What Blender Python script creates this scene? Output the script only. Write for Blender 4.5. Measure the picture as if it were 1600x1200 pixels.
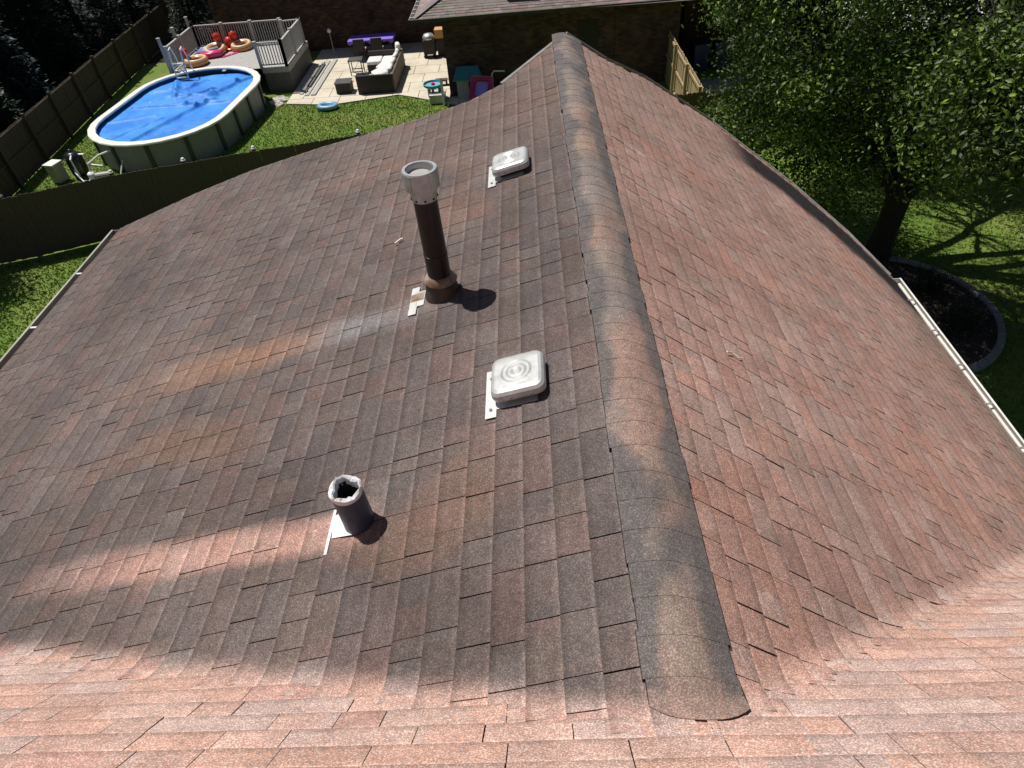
import bpy, math, random
from mathutils import Vector, Matrix, noise
from math import sin, cos, pi, radians, sqrt

random.seed(7)
for o in list(bpy.data.objects):
    bpy.data.objects.remove(o)
scene = bpy.context.scene
COL = scene.collection

# ------------------------------------------------------------------ camera
CAM_H = 9.5
cam_d = bpy.data.cameras.new("camera")
cam_d.sensor_fit = 'HORIZONTAL'
cam_d.sensor_width = 36.0
cam_d.lens = 36.0 * 1018.0 / 1600.0
cam_d.clip_start = 0.05
cam_d.clip_end = 400
cam = bpy.data.objects.new("camera", cam_d)
COL.objects.link(cam)
Rm = [[0.99775868, -0.04846816, -0.04613521],
      [0.0, -0.68945971, 0.72432403],
      [-0.06691502, -0.72270059, -0.68791441]]
cam.matrix_world = Matrix(((Rm[0][0], -Rm[0][1], -Rm[0][2], 0.0),
                           (Rm[1][0], -Rm[1][1], -Rm[1][2], 0.0),
                           (Rm[2][0], -Rm[2][1], -Rm[2][2], CAM_H),
                           (0, 0, 0, 1)))
scene.camera = cam

# ------------------------------------------------------------------ light
SUN = Vector((-0.33, 0.24, 0.91)).normalized()
world = bpy.data.worlds.new("World")
scene.world = world
world.use_nodes = True
wn = world.node_tree
for n in list(wn.nodes):
    wn.nodes.remove(n)
sky = wn.nodes.new('ShaderNodeTexSky')
sky.sky_type = 'NISHITA'
sky.sun_disc = False
sky.sun_elevation = math.asin(SUN.z)
sky.sun_rotation = math.atan2(SUN.x, SUN.y)
bg = wn.nodes.new('ShaderNodeBackground')
bg.inputs[1].default_value = 0.05
wo = wn.nodes.new('ShaderNodeOutputWorld')
wn.links.new(sky.outputs[0], bg.inputs[0])
wn.links.new(bg.outputs[0], wo.inputs[0])
sun_d = bpy.data.lights.new("sun", 'SUN')
sun_d.energy = 5.0
sun_d.angle = radians(0.5)
sun_d.color = (1.0, 0.955, 0.89)
sun = bpy.data.objects.new("sun", sun_d)
COL.objects.link(sun)
sun.rotation_euler = SUN.to_track_quat('Z', 'Y').to_euler()
sun.location = (-20, 10, 40)

scene.view_settings.view_transform = 'Standard'
scene.view_settings.look = 'None'
scene.view_settings.exposure = 0.0
scene.view_settings.gamma = 1.0
scene.view_settings.use_curve_mapping = False
scene.render.engine = 'CYCLES'
scene.cycles.max_bounces = 6
scene.cycles.diffuse_bounces = 2
scene.cycles.transparent_max_bounces = 4

# ------------------------------------------------------------------ helpers
class MB:
    """collects polygons (with optional colour and uv) and links them as one mesh object"""
    def __init__(s):
        s.v = []; s.f = []; s.c = []; s.uv = []; s.mi = []
        s.hc = False
    def poly(s, pts, col=None, uvs=None, mi=0):
        b = len(s.v)
        s.v.extend([tuple(p) for p in pts])
        s.f.append(tuple(range(b, b + len(pts))))
        if col is not None:
            s.hc = True
            if isinstance(col, list):
                s.c.extend(col)
            else:
                s.c.extend([col] * len(pts))
        else:
            s.c.extend([(1, 1, 1)] * len(pts))
        s.uv.extend(uvs if uvs else [(0, 0)] * len(pts))
        s.mi.append(mi)
    def box(s, c, d, rz=0.0, M=None, col=None, mi=0):
        hx, hy, hz = d[0] / 2, d[1] / 2, d[2] / 2
        co = []
        for z in (-hz, hz):
            for (x, y) in ((-hx, -hy), (hx, -hy), (hx, hy), (-hx, hy)):
                p = Vector((x, y, z))
                if M is not None:
                    p = M @ p
                else:
                    p = Vector((x * cos(rz) - y * sin(rz), x * sin(rz) + y * cos(rz), z))
                co.append(p + Vector(c))
        b = len(s.v)
        s.v.extend([tuple(p) for p in co])
        for q in ((0, 3, 2, 1), (4, 5, 6, 7), (0, 1, 5, 4), (1, 2, 6, 5), (2, 3, 7, 6), (3, 0, 4, 7)):
            s.f.append(tuple(b + i for i in q)); s.mi.append(mi)
            s.c.extend([col or (1, 1, 1)] * 4); s.uv.extend([(0, 0)] * 4)
        if col: s.hc = True
        return s
    def beam(s, a, b_, w, h, up=(0, 0, 1), mi=0):
        a = Vector(a); b_ = Vector(b_)
        d = b_ - a; L = d.length; y = d.normalized()
        x = y.cross(Vector(up))
        if x.length < 1e-4: x = y.cross(Vector((1, 0, 0)))
        x.normalize(); z = x.cross(y)
        M = Matrix((x, y, z)).transposed()
        return s.box((a + b_) / 2, (w, L, h), M=M, mi=mi)
    def tube(s, pts, rad, n=8, cap=True, mi=0, closed=False):
        pts = [Vector(p) for p in pts]
        if not isinstance(rad, (list, tuple)): rad = [rad] * len(pts)
        rings = []
        px = None
        m = len(pts)
        for i, p in enumerate(pts):
            if closed:
                t = (pts[(i + 1) % m] - pts[i - 1]).normalized()
            elif i == 0: t = (pts[1] - p).normalized()
            elif i == m - 1: t = (p - pts[i - 1]).normalized()
            else: t = (pts[i + 1] - pts[i - 1]).normalized()
            if px is None:
                px = t.cross(Vector((0, 0, 1)))
                if px.length < 1e-3: px = Vector((1, 0, 0))
            px = (px - t * px.dot(t))
            if px.length < 1e-5: px = t.orthogonal()
            px.normalize()
            py = t.cross(px)
            b = len(s.v)
            for k in range(n):
                a = 2 * pi * k / n
                s.v.append(tuple(p + (px * cos(a) + py * sin(a)) * rad[i]))
            rings.append(b)
        segs = m if closed else m - 1
        for i in range(segs):
            r0, r1 = rings[i], rings[(i + 1) % m]
            for k in range(n):
                s.f.append((r0 + k, r0 + (k + 1) % n, r1 + (k + 1) % n, r1 + k)); s.mi.append(mi)
                s.c.extend([(1, 1, 1)] * 4); s.uv.extend([(0, 0)] * 4)
        if cap and not closed:
            s.f.append(tuple(rings[0] + k for k in range(n - 1, -1, -1))); s.mi.append(mi)
            s.f.append(tuple(rings[-1] + k for k in range(n))); s.mi.append(mi)
            s.c.extend([(1, 1, 1)] * (2 * n)); s.uv.extend([(0, 0)] * (2 * n))
        return s
    def lathe(s, prof, n=24, c=(0, 0, 0), M=None, mi=0, jitter=0.0):
        base = len(s.v)
        for (r, z) in prof:
            for k in range(n):
                a = 2 * pi * k / n
                p = Vector((r * cos(a), r * sin(a), z))
                if jitter: p += Vector((random.uniform(-1, 1), random.uniform(-1, 1), random.uniform(-1, 1))) * jitter
                if M is not None: p = M @ p
                s.v.append(tuple(p + Vector(c)))
        for i in range(len(prof) - 1):
            for k in range(n):
                s.f.append((base + i * n + k, base + i * n + (k + 1) % n, base + (i + 1) * n + (k + 1) % n, base + (i + 1) * n + k))
                s.mi.append(mi); s.c.extend([(1, 1, 1)] * 4); s.uv.extend([(0, 0)] * 4)
        return s
    def mesh(s, name, mats, smooth=False, bevel=None):
        me = bpy.data.meshes.new(name)
        me.from_pydata(s.v, [], s.f)
        if s.hc:
            ca = me.color_attributes.new("Col", 'FLOAT_COLOR', 'CORNER')
            flat = []
            for c in s.c: flat.extend((c[0], c[1], c[2], 1.0))
            ca.data.foreach_set("color", flat)
        uvl = me.uv_layers.new(name="UVMap")
        uvl.data.foreach_set("uv", [x for u in s.uv for x in u])
        if not isinstance(mats, (list, tuple)): mats = [mats]
        for m in mats: me.materials.append(m)
        if len(mats) > 1: me.polygons.foreach_set("material_index", s.mi)
        if smooth: me.polygons.foreach_set("use_smooth", [True] * len(me.polygons))
        me.update()
        return me
    def build(s, name, mats, parent=None, smooth=False, loc=None, bevel=0.0):
        me = s.mesh(name, mats, smooth)
        o = bpy.data.objects.new(name, me)
        COL.objects.link(o)
        if parent: o.parent = parent
        if loc: o.location = loc
        if bevel:
            md = o.modifiers.new("bevel", 'BEVEL'); md.width = bevel; md.segments = 2; md.limit_method = 'ANGLE'
        return o

def tag(o, label=None, cat=None, group=None, kind=None):
    if label: o['label'] = label
    if cat: o['category'] = cat
    if group: o['group'] = group
    if kind: o['kind'] = kind
    return o

def thing(name, label, cat, loc=(0, 0, 0), rz=0, group=None):
    o = bpy.data.objects.new(name, None)
    COL.objects.link(o)
    o.location = loc; o.rotation_euler = (0, 0, rz)
    o.empty_display_size = 0.3
    return tag(o, label, cat, group)

def link_copy(o, parent=None):
    c = o.copy(); COL.objects.link(c)
    if parent: c.parent = parent
    return c

def copy_tree(o, parent=None):
    c = link_copy(o, parent)
    for ch in list(o.children): copy_tree(ch, c)
    return c

MATS = {}
def mat(name, c1, c2=None, scale=4.0, rough=0.8, metal=0.0, bump=0.0, bscale=None, spec=0.5, attr=False,
        c3=None, scale3=0.6, detail=6, speck=None, transl=0.0, stretch=None, coat=0.0):
    m = bpy.data.materials.new(name); m.use_nodes = True
    nt = m.node_tree; N = nt.nodes; L = nt.links
    for n in list(N): N.remove(n)
    out = N.new('ShaderNodeOutputMaterial')
    p = N.new('ShaderNodeBsdfPrincipled')
    p.inputs['Roughness'].default_value = rough
    p.inputs['Metallic'].default_value = metal
    p.inputs['Specular IOR Level'].default_value = spec
    if coat: p.inputs['Coat Weight'].default_value = coat
    tc = N.new('ShaderNodeTexCoord')
    vec = tc.outputs['Object']
    if stretch:
        mp = N.new('ShaderNodeMapping'); mp.inputs['Scale'].default_value = stretch
        L.new(vec, mp.inputs['Vector']); vec = mp.outputs['Vector']
    def nz(sc, det=detail):
        t = N.new('ShaderNodeTexNoise'); t.inputs['Scale'].default_value = sc
        t.inputs['Detail'].default_value = det; t.inputs['Roughness'].default_value = 0.62
        L.new(vec, t.inputs['Vector']); return t
    def mix(f, a, b, blend='MIX'):
        x = N.new('ShaderNodeMix'); x.data_type = 'RGBA'; x.blend_type = blend
        if hasattr(f, 'is_linked') or isinstance(f, bpy.types.NodeSocket): L.new(f, x.inputs[0])
        else: x.inputs[0].default_value = f
        for i, q in ((6, a), (7, b)):
            if isinstance(q, bpy.types.NodeSocket): L.new(q, x.inputs[i])
            else: x.inputs[i].default_value = (q[0], q[1], q[2], 1)
        return x.outputs[2]
    def ramp(f, a, b):
        r = N.new('ShaderNodeMapRange'); r.inputs[1].default_value = a; r.inputs[2].default_value = b
        L.new(f, r.inputs[0]); return r.outputs[0]
    if attr:
        at = N.new('ShaderNodeVertexColor'); at.layer_name = "Col"; col = at.outputs[0]
        if c2:
            col = mix(ramp(nz(scale).outputs[0], .3, .7), col, c2)
    else:
        col = None
        if c2:
            col = mix(ramp(nz(scale).outputs[0], .32, .68), c1, c2)
            if c3: col = mix(ramp(nz(scale3).outputs[0], .42, .62), col, c3)
    if speck:
        sc, lo, hi = speck
        sp = ramp(nz(sc, 2).outputs[0], .35, .65)
        mr = N.new('ShaderNodeMapRange'); mr.inputs[3].default_value = lo; mr.inputs[4].default_value = hi
        L.new(sp, mr.inputs[0])
        cb = N.new('ShaderNodeCombineColor')
        for i in range(3): L.new(mr.outputs[0], cb.inputs[i])
        col = mix(1.0, col if col is not None else c1, cb.outputs[0], 'MULTIPLY')
    if col is None: p.inputs['Base Color'].default_value = (*c1, 1)
    else: L.new(col, p.inputs['Base Color'])
    if bump:
        b = N.new('ShaderNodeBump'); b.inputs['Strength'].default_value = bump; b.inputs['Distance'].default_value = 0.02
        L.new(nz(bscale or scale * 4).outputs[0], b.inputs['Height']); L.new(b.outputs[0], p.inputs['Normal'])
    sh = p.outputs[0]
    if transl:
        tr = N.new('ShaderNodeBsdfTranslucent')
        if col is None: tr.inputs[0].default_value = (*c1, 1)
        else: L.new(col, tr.inputs[0])
        ms = N.new('ShaderNodeMixShader'); ms.inputs[0].default_value = transl
        L.new(sh, ms.inputs[1]); L.new(tr.outputs[0], ms.inputs[2]); sh = ms.outputs[0]
    L.new(sh, out.inputs[0])
    MATS[name] = m
    return m

def sstep(a, b, x):
    t = max(0.0, min(1.0, (x - a) / (b - a))); return t * t * (3 - 2 * t)
def mixc(a, b, t): return tuple(a[i] * (1 - t) + b[i] * t for i in range(3))
def nz3(x, y, z=0.0, s=1.0): return noise.noise(Vector((x * s, y * s, z)))

# ------------------------------------------------------------------ materials
m_gran = None
def granule_material(name):
    """asphalt shingle: per-tab colour attribute, worn strip at the head, granule speckle"""
    m = bpy.data.materials.new(name); m.use_nodes = True
    nt = m.node_tree; N = nt.nodes; L = nt.links
    p = N['Principled BSDF']; p.inputs['Roughness'].default_value = 0.9; p.inputs['Specular IOR Level'].default_value = 0.3
    at = N.new('ShaderNodeVertexColor'); at.layer_name = "Col"
    tc = N.new('ShaderNodeTexCoord')
    def nzt(sc, det, ro=.6):
        t = N.new('ShaderNodeTexNoise'); t.inputs['Scale'].default_value = sc; t.inputs['Detail'].default_value = det
        t.inputs['Roughness'].default_value = ro
        L.new(tc.outputs['Object'], t.inputs['Vector']); return t
    def mr(sock, a, b, lo, hi):
        r = N.new('ShaderNodeMapRange'); r.inputs[1].default_value = a; r.inputs[2].default_value = b
        r.inputs[3].default_value = lo; r.inputs[4].default_value = hi
        L.new(sock, r.inputs[0]); return r.outputs[0]
    def mul(a, b):
        x = N.new('ShaderNodeMath'); x.operation = 'MULTIPLY'; L.new(a, x.inputs[0]); L.new(b, x.inputs[1]); return x.outputs[0]
    fine = mr(nzt(175, 1.2, .7).outputs[0], .46, .68, .80, 1.75)
    mid = mr(nzt(36, 3).outputs[0], .3, .7, .84, 1.16)
    big = mr(nzt(5, 4).outputs[0], .3, .7, .86, 1.14)
    uv = N.new('ShaderNodeSeparateXYZ'); L.new(tc.outputs['UV'], uv.inputs[0])
    wob = nzt(14, 2)
    add = N.new('ShaderNodeMath'); add.operation = 'ADD'
    L.new(uv.outputs[1], add.inputs[0]); L.new(mr(wob.outputs[0], .3, .7, -.06, .06), add.inputs[1])
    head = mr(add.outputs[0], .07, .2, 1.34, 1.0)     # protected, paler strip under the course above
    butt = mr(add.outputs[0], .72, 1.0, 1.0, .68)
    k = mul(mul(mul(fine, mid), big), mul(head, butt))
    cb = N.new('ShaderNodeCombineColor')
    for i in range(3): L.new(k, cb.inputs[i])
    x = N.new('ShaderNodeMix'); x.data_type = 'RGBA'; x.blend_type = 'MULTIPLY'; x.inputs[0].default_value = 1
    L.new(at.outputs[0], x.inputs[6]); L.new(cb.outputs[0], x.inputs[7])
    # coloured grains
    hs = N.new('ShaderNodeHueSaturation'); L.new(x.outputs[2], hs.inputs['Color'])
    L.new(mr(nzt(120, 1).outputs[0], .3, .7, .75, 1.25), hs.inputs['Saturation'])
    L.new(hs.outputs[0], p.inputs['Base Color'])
    b = N.new('ShaderNodeBump'); b.inputs['Strength'].default_value = 0.5; b.inputs['Distance'].default_value = 0.004
    L.new(nzt(220, 1).outputs[0], b.inputs['Height']); L.new(b.outputs[0], p.inputs['Normal'])
    MATS[name] = m
    return m

M_shingle = granule_material("asphalt_shingle")
M_felt = mat("roof_felt", (.045, .033, .027), (.06, .042, .035), 20, .95)
M_alum = mat("weathered_aluminium", (.58, .59, .6), (.42, .43, .44), 14, .42, .6, .15, 30, speck=(45, .75, 1.15))
M_alumw = mat("pale_galvanised_metal", (.60, .61, .60), (.50, .51, .505), 6, .42, .35, .06, 30, c3=(.45, .445, .43), scale3=11)
M_flash = mat("flashing_metal", (.62, .62, .6), (.5, .5, .49), 16, .5, .3)
M_lead = mat("lead_pipe_sleeve", (.05, .066, .105), (.036, .048, .08), 12, .45, .2, .2, 20)
M_leadw = mat("oxidised_lead_rim", (.74, .74, .75), (.58, .59, .61), 18, .6, .0, .3, 40)
M_black = mat("flat_black", (.006, .006, .006), (.012, .011, .01), 20, .9)  # near-black used for vent throats, pipe bore, slots and wheels
M_flue = mat("painted_flue_steel", (.014, .010, .009), (.009, .007, .006), 9, .36, .2, .1, 30, c3=(.02, .012, .008), scale3=12)
M_rust = mat("rusty_metal", (.26, .13, .055), (.13, .085, .055), 14, .75, .1, .2, 30, c3=(.32, .29, .25), scale3=9)
M_capm = mat("flue_cap_metal", (.50, .50, .50), (.36, .36, .37), 18, .45, .5, .1, 30)
M_gutw = mat("white_gutter_paint", (.78, .77, .73), (.62, .6, .55), 3, .45)
M_gutg = mat("grey_gutter_paint", (.38, .36, .31), (.27, .25, .21), 5, .5)
M_trim = mat("grey_drip_edge", (.25, .235, .22), (.17, .16, .15), 8, .6)
M_twig = mat("dry_twig", (.78, .72, .6), (.65, .57, .45), 40, .8)

# ------------------------------------------------------------------ ground (one sheet)
def lawn_material(name, c1, c2, c3):
    return mat(name, c1, c2, 7, .95, 0, .6, 60, c3=c3, scale3=.45, speck=(28, .6, 1.35))
M_lawn = lawn_material("mown_lawn", (.115, .20, .016), (.07, .135, .012), (.15, .19, .035))
M_blade = mat("grass_blades", (.1, .22, .02), attr=True, rough=.7, transl=.3)
g = MB()
g.poly([(-160, -120, 0), (160, -120, 0), (160, 220, 0), (-160, 220, 0)])
tag(g.build("ground", M_lawn), "wide mown green lawn around and behind the houses", kind="structure")

# ------------------------------------------------------------------ the shingled house
XR, ZR = 0.44, 7.30           # ridge
TL, TR, TM = 0.26, 0.72, 1.2  # slopes (rise over run): left, right, near cross roof
YM = 0.7227                   # where the ridge runs into the cross roof
CL, CR_, CM = [1 / sqrt(1 + t * t) for t in (TL, TR, TM)]
EL, ER, EM = 0.138, 0.135, 0.135   # course exposures
XEL, XER = -4.73, 4.71        # eaves
ZEL = ZR - TL * (XR - XEL); ZER = ZR - TR * (XER - XR)
YMT = -0.55                   # ridge of the cross roof
ZMT = ZR - TM * (YMT - YM)
# far edge of the gable in plan (the rake is not square to the ridge)
RAKE_L = [(-4.73, 6.66), (-3.9, 6.93), (-3.2, 7.05), (-2.3, 7.02), (-1.23, 6.86), (-.59, 6.86), (-.27, 7.02), (.44, 7.92)]
RAKE_R = [(.44, 7.92), (.88, 8.02), (1.45, 8.5), (2.45, 8.75), (3.6, 8.5), (4.3, 8.0), (4.71, 7.3)]
def interp(tab, x):
    if x <= tab[0][0]: return tab[0][1]
    for (x0, y0), (x1, y1) in zip(tab, tab[1:]):
        if x <= x1: return y0 + (y1 - y0) * (x - x0) / (x1 - x0)
    return tab[-1][1]
def rake(x): return interp(RAKE_L, x) if x < XR else interp(RAKE_R, x)
def zg(x, y):
    return ZR - (TL * (XR - x) if x < XR else TR * (x - XR))
def zm(x, y): return ZR - TM * (y - YM)
def zroof(x, y, k=0.10):
    a, b = zg(x, y), zm(x, y)
    return .5 * (a + b + sqrt((a - b) ** 2 + k * k)) - 0.012
NL = Vector((-TL * CL, 0, CL)); NR = Vector((TR * CR_, 0, CR_)); NM = Vector((0, TM * CM, CM))

house = thing("shingled_house", "house with brown and pink asphalt shingle gable roof filling the foreground", "house", (0, 3, 0))
def hpart(o): # parent keeping world coordinates
    o.parent = house; o.location = (o.location[0], o.location[1] - 3, o.location[2]); return o

# palettes (albedo)
PL = [(.114, .087, .079), (.103, .085, .080), (.126, .085, .075), (.113, .087, .074), (.128, .105, .097), (.094, .076, .072), (.113, .083, .077)]
PR = [(.325, .198, .160), (.285, .205, .175), (.335, .185, .142), (.31, .196, .158), (.35, .245, .208), (.275, .165, .135), (.325, .198, .160)]
PM = [(.50, .315, .258), (.475, .355, .315), (.52, .31, .235), (.49, .335, .28), (.535, .41, .36), (.42, .235, .195), (.52, .335, .275)]

def calm(pal, f):
    m = tuple(sum(c[i] for c in pal) / len(pal) for i in range(3))
    return [mixc(c, m, f) for c in pal]
PL, PR, PM = calm(PL, .28), calm(PR, .38), calm(PM, .4)

def ptone(pal, last=None):
    r = random.random()
    k = 0 if r < .3 else 1 if r < .5 else 2 if r < .62 else 3 if r < .74 else 4 if r < .84 else 5 if r < .92 else 6
    c = pal[k]; b = random.uniform(.93, 1.07)
    return (c[0] * b, c[1] * b, c[2] * b), k

FLUE = (-0.622, 3.52); PIPE = (-0.895, 1.79)
def stain_and_band(sl, x, y, c, k):
    d = zg(x, y) - zm(x, y)        # > 0 on the gable
    big = nz3(x, y, 3.1, .9); fine = nz3(x, y, 7.7, 3.2); mid = nz3(x, y, 1.3, 1.7)
    if sl == 'L':
        v = 1 + .30 * big + .2 * mid + .1 * fine
        v *= 1 - .26 * sstep(.35, 1, 1 - abs((y - (1.9 + .12 * (x + 3))) / .9)) * sstep(-1.0, -2.0, x)   # dark algae band
        c = tuple(q * v for q in c)
        # warm brown towards the far ridge
        c = mixc(c, (.15, .098, .075), .35 * sstep(4.5, 6.5, y) * sstep(-2.5, 0, x))
        # clean streak below the small vent pipe
        dx = PIPE[0] - x
        if dx > -.12:
            yc = PIPE[1] - .03 + .035 * dx; w = .115 + .02 * fine
            f = (1 - sstep(w * .5, w * 1.2, abs(y - yc))) * (1 - sstep(1.0, 2.3, dx + .15 * mid)) * sstep(-.12, .05, dx)
            c = mixc(c, mixc(PM[k], (.40, .215, .17), .6), .74 * f)
        # zinc and rust wash below the flue
        dx = FLUE[0] - x
        if dx > -.1:
            yc = FLUE[1] - .10 - .02 * dx; w = .13 + .04 * dx + .05 * fine
            f = (1 - sstep(w * .3, w * 1.15, abs(y - yc))) * sstep(-.05, .2, dx)
            c = mixc(c, (.2, .2, .21), .65 * f * (1 - sstep(.65, 1.2, dx + .25 * mid)))
            c = mixc(c, (.27, .145, .09), .55 * f * sstep(.5, 1.0, dx + .25 * mid) * (1 - sstep(1.7, 2.7, dx + .3 * fine)))
        # some other rusty blushes
        r = sstep(.3, .6, nz3(x, y * 1.6, 11.0, .8)); c = mixc(c, (.2, .11, .075), .4 * r)
        pal = PM
    elif sl == 'R':
        v = 1 + .14 * big + .14 * mid + .1 * fine
        c = tuple(q * v for q in c)
        r = sstep(.25, .6, nz3(x, y * 1.4, 17.0, .9)); c = mixc(c, (.36, .17, .115), .35 * r)
        c = mixc(c, (.22, .16, .135), .45 * sstep(4.5, 8, y) * (1 - sstep(1.5, 3, x)))
        # darker along the right eave, near-black band just inside the far rake
        e = sstep(.55, .05, XER - x + .25 * mid); c = mixc(c, (.15, .12, .10), .55 * e)
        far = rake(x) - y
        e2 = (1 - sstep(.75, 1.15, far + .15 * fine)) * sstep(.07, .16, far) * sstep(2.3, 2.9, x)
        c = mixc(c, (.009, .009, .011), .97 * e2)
        pal = PM
    else:
        v = 1 + .08 * big + .06 * mid
        c = tuple(q * v for q in c); pal = None
    if pal is not None:
        f = 1 - sstep(-.06, .12, d + .035 * fine + .02 * mid)
        c = mixc(c, pal[k], f)
    return c

RC, RU = Vector((0, 0, CAM_H)), None
def solid_angle(p, n, area):
    r = p - RC; d2 = r.length_squared
    return area * abs(n.dot(r)) / (d2 ** 1.5)
fw = Vector((Rm[0][2], Rm[1][2], Rm[2][2])); rx = Vector((Rm[0][0], Rm[1][0], Rm[2][0])); dn = Vector((Rm[0][1], Rm[1][1], Rm[2][1]))
def in_view(p):
    r = p - RC; z = r.dot(fw)
    if z < .05: return False
    return abs(r.dot(rx) / z) < .80 and abs(r.dot(dn) / z) < .605

shingles = []   # (size, MB)
def shingle(sl, a0, a1, s0, s1, gap, skew):
    """one tab: grid that follows the roof surface, butt edge proud of the course below"""
    na, ns = (4, 3)
    def pos(a, s):
        if sl == 'M':
            return a, YMT + s * CM
        aa = a + skew * s
        return (XR - s * CL, aa) if sl == 'L' else (XR + s * CR_, aa)
    xm, ym = pos((a0 + a1) / 2, (s0 + s1) / 2)
    d = zg(xm, ym) - zm(xm, ym)
    dd = d if sl != 'M' else -d
    if dd < -.22: return
    if sl == 'M' and ((xm < XEL and ym > 1.84) or (xm > XER and ym > 3.28)): return
    if sl != 'M' and ym > rake(xm) + .15: return
    near = abs(d) < .35
    if near: na, ns = max(4, int((a1 - a0) / .04)), 4
    n = {'L': NL, 'R': NR, 'M': NM}[sl]
    a0 += gap / 2; a1 -= gap / 2
    lift = random.uniform(.005, .008) * (1.35 if sl == 'R' else 1)
    if random.random() < .02: lift += random.uniform(.002, .004)
    curl = random.uniform(-.0012, .0012)
    col0, k0 = ptone({'L': PL, 'R': PR, 'M': PM}[sl])
    col1, k1 = (col0, k0)
    split = 9
    if (a1 - a0) > .15 and random.random() < .5:
        col1, k1 = ptone({'L': PL, 'R': PR, 'M': PM}[sl]); split = random.choice((1, 2, 3)) / 4.0
    mb = MB()
    cache = {}
    def vert(i, j):
        if (i, j) in cache: return cache[(i, j)]
        a = a0 + (a1 - a0) * i / na; s = s0 + (s1 - s0) * j / ns
        x, y = pos(a, s)
        if sl != 'M' and y > rake(x): y = rake(x)
        t = j / ns
        h = .001 + lift * t + curl * (2 * i / na - 1)
        if sl == 'M' and zg(x, y) > zm(x, y): h -= .011
        p = Vector((x, y, zroof(x, y))) + n * h
        cache[(i, j)] = (p, x, y, (i / na, t)); return cache[(i, j)]
    cnt = 0
    for i in range(na):
        for j in range(ns):
            q = [vert(i, j), vert(i + 1, j), vert(i + 1, j + 1), vert(i, j + 1)]
            cx = sum(p[1] for p in q) / 4; cy = sum(p[2] for p in q) / 4
            dv = zg(cx, cy) - zm(cx, cy)
            if (dv if sl != 'M' else -dv) < (-.075 if sl != 'M' else -.14): continue
            if abs(cx - XR - .01) < .10 and cy > YM + .04: continue
            if (q[0][0] - q[1][0]).length < 1e-4 and (q[2][0] - q[3][0]).length < 1e-4: continue
            c, k = (col0, k0) if (i + .5) / na < split else (col1, k1)
            cols = [stain_and_band(sl, p[1], p[2], c, k) for p in q]
            pts = [p[0] for p in q]; uvs = [p[3] for p in q]
            if sl == 'L': pts.reverse(); cols.reverse(); uvs.reverse()
            if sl == 'M': pass
            mb.poly(pts, cols, uvs); cnt += 1
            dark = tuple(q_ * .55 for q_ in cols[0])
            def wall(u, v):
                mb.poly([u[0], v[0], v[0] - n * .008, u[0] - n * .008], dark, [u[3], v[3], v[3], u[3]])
            if j == ns - 1: wall(q[3], q[2])
            if i == 0: wall(q[0], q[3])
            if i == na - 1: wall(q[2], q[1])
    if cnt == 0: return
    x, y = xm, ym
    P = Vector((x, y, zroof(x, y)))
    size = solid_angle(P, n, (a1 - a0) * (s1 - s0) * min(1, cnt / (na * ns))) if in_view(P) else 0
    shingles.append((size, mb))

def lay(sl, A0, A1, smin, smax, e, off, skew):
    s = off
    start = A0
    prev = []
    while s < smax:
        s0, s1 = max(s, smin), min(s + e, smax)
        if s1 - s0 > .03:
            a = A0 - random.random() * .3
            if prev and random.random() < .62:
                # keep some joints of the course above, as in racked laying
                joints = [j + (0 if random.random() < .62 else random.uniform(-.12, .12)) for j in prev]
            else:
                joints = []
                while a < A1:
                    joints.append(a); a += random.choice((.13, .17, .19, .21, .22, .24, .27) if sl != 'M' else (.16, .22, .28, .32, .36, .42))
                joints.append(a)
            joints.sort()
            joints = [j for i, j in enumerate(joints) if i == 0 or j - joints[i - 1] > .08]
            for j0, j1 in zip(joints, joints[1:]):
                gap = random.choice((.003, .0045, .0055, .0065, .0075)) * (1.2 if sl == 'R' else .95 if sl == 'L' else .7)
                shingle(sl, j0, j1, s0, s1, gap, skew)
            prev = joints
        s += e

SL_MAX = (XR - XEL) / CL + .02; SR_MAX = (XER - XR) / CR_ + .02
lay('L', -.1, 7.9, .02, SL_MAX, EL, 1.09 * EL - 2 * EL, -.085)
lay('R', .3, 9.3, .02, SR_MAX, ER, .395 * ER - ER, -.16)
lay('M', -6.45, 6.35, .0, (3.3 - YMT) / CM, EM, .03, 0.0)

# deck under the shingles: one sheet following the same surface, 12 mm lower
deck = MB()
NX, NY = 120, 110
xs = [-6.5 + 13.0 * i / NX for i in range(NX + 1)]
def dk(x, t):
    y = YMT + (min(rake(x), 9) - YMT) * t if XEL <= x <= XER else YMT + (3.28 - YMT if x > 0 else 1.84 - YMT) * t
    return (x, y, zroof(x, y) - .02 if XEL <= x <= XER else zm(x, y) - .02)
xs = sorted(set([round(v, 4) for v in xs] + [XEL, XER, XR]))
for x0, x1 in zip(xs, xs[1:]):
    e0, e1 = x0, x1
    for j in range(NY):
        t0, t1 = j / NY, (j + 1) / NY
        if x1 <= XEL + 1e-6 or x0 >= XER - 1e-6:
            def q(x, t):
                y = YMT + ((3.28 if x > 0 else 1.84) - YMT) * t; return (x, y, zm(x, y) - .02)
        else:
            def q(x, t):
                y = YMT + (rake(x) - YMT) * t; return (x, y, zroof(x, y) - .02)
        deck.poly([q(x0, t0), q(x1, t0), q(x1, t1), q(x0, t1)])
# back slope of the cross roof
deck.poly([(-6.5, YMT, ZMT - .02), (-6.5, -5.5, ZMT - 3.2), (6.5, -5.5, ZMT - 3.2), (6.5, YMT, ZMT - .02)])
roof = deck.build("roof", M_felt, smooth=False)
hpart(roof)
def rpart(o):
    o.parent = roof; return o
def keep(o, parent):
    o.parent = parent
    return o

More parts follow.
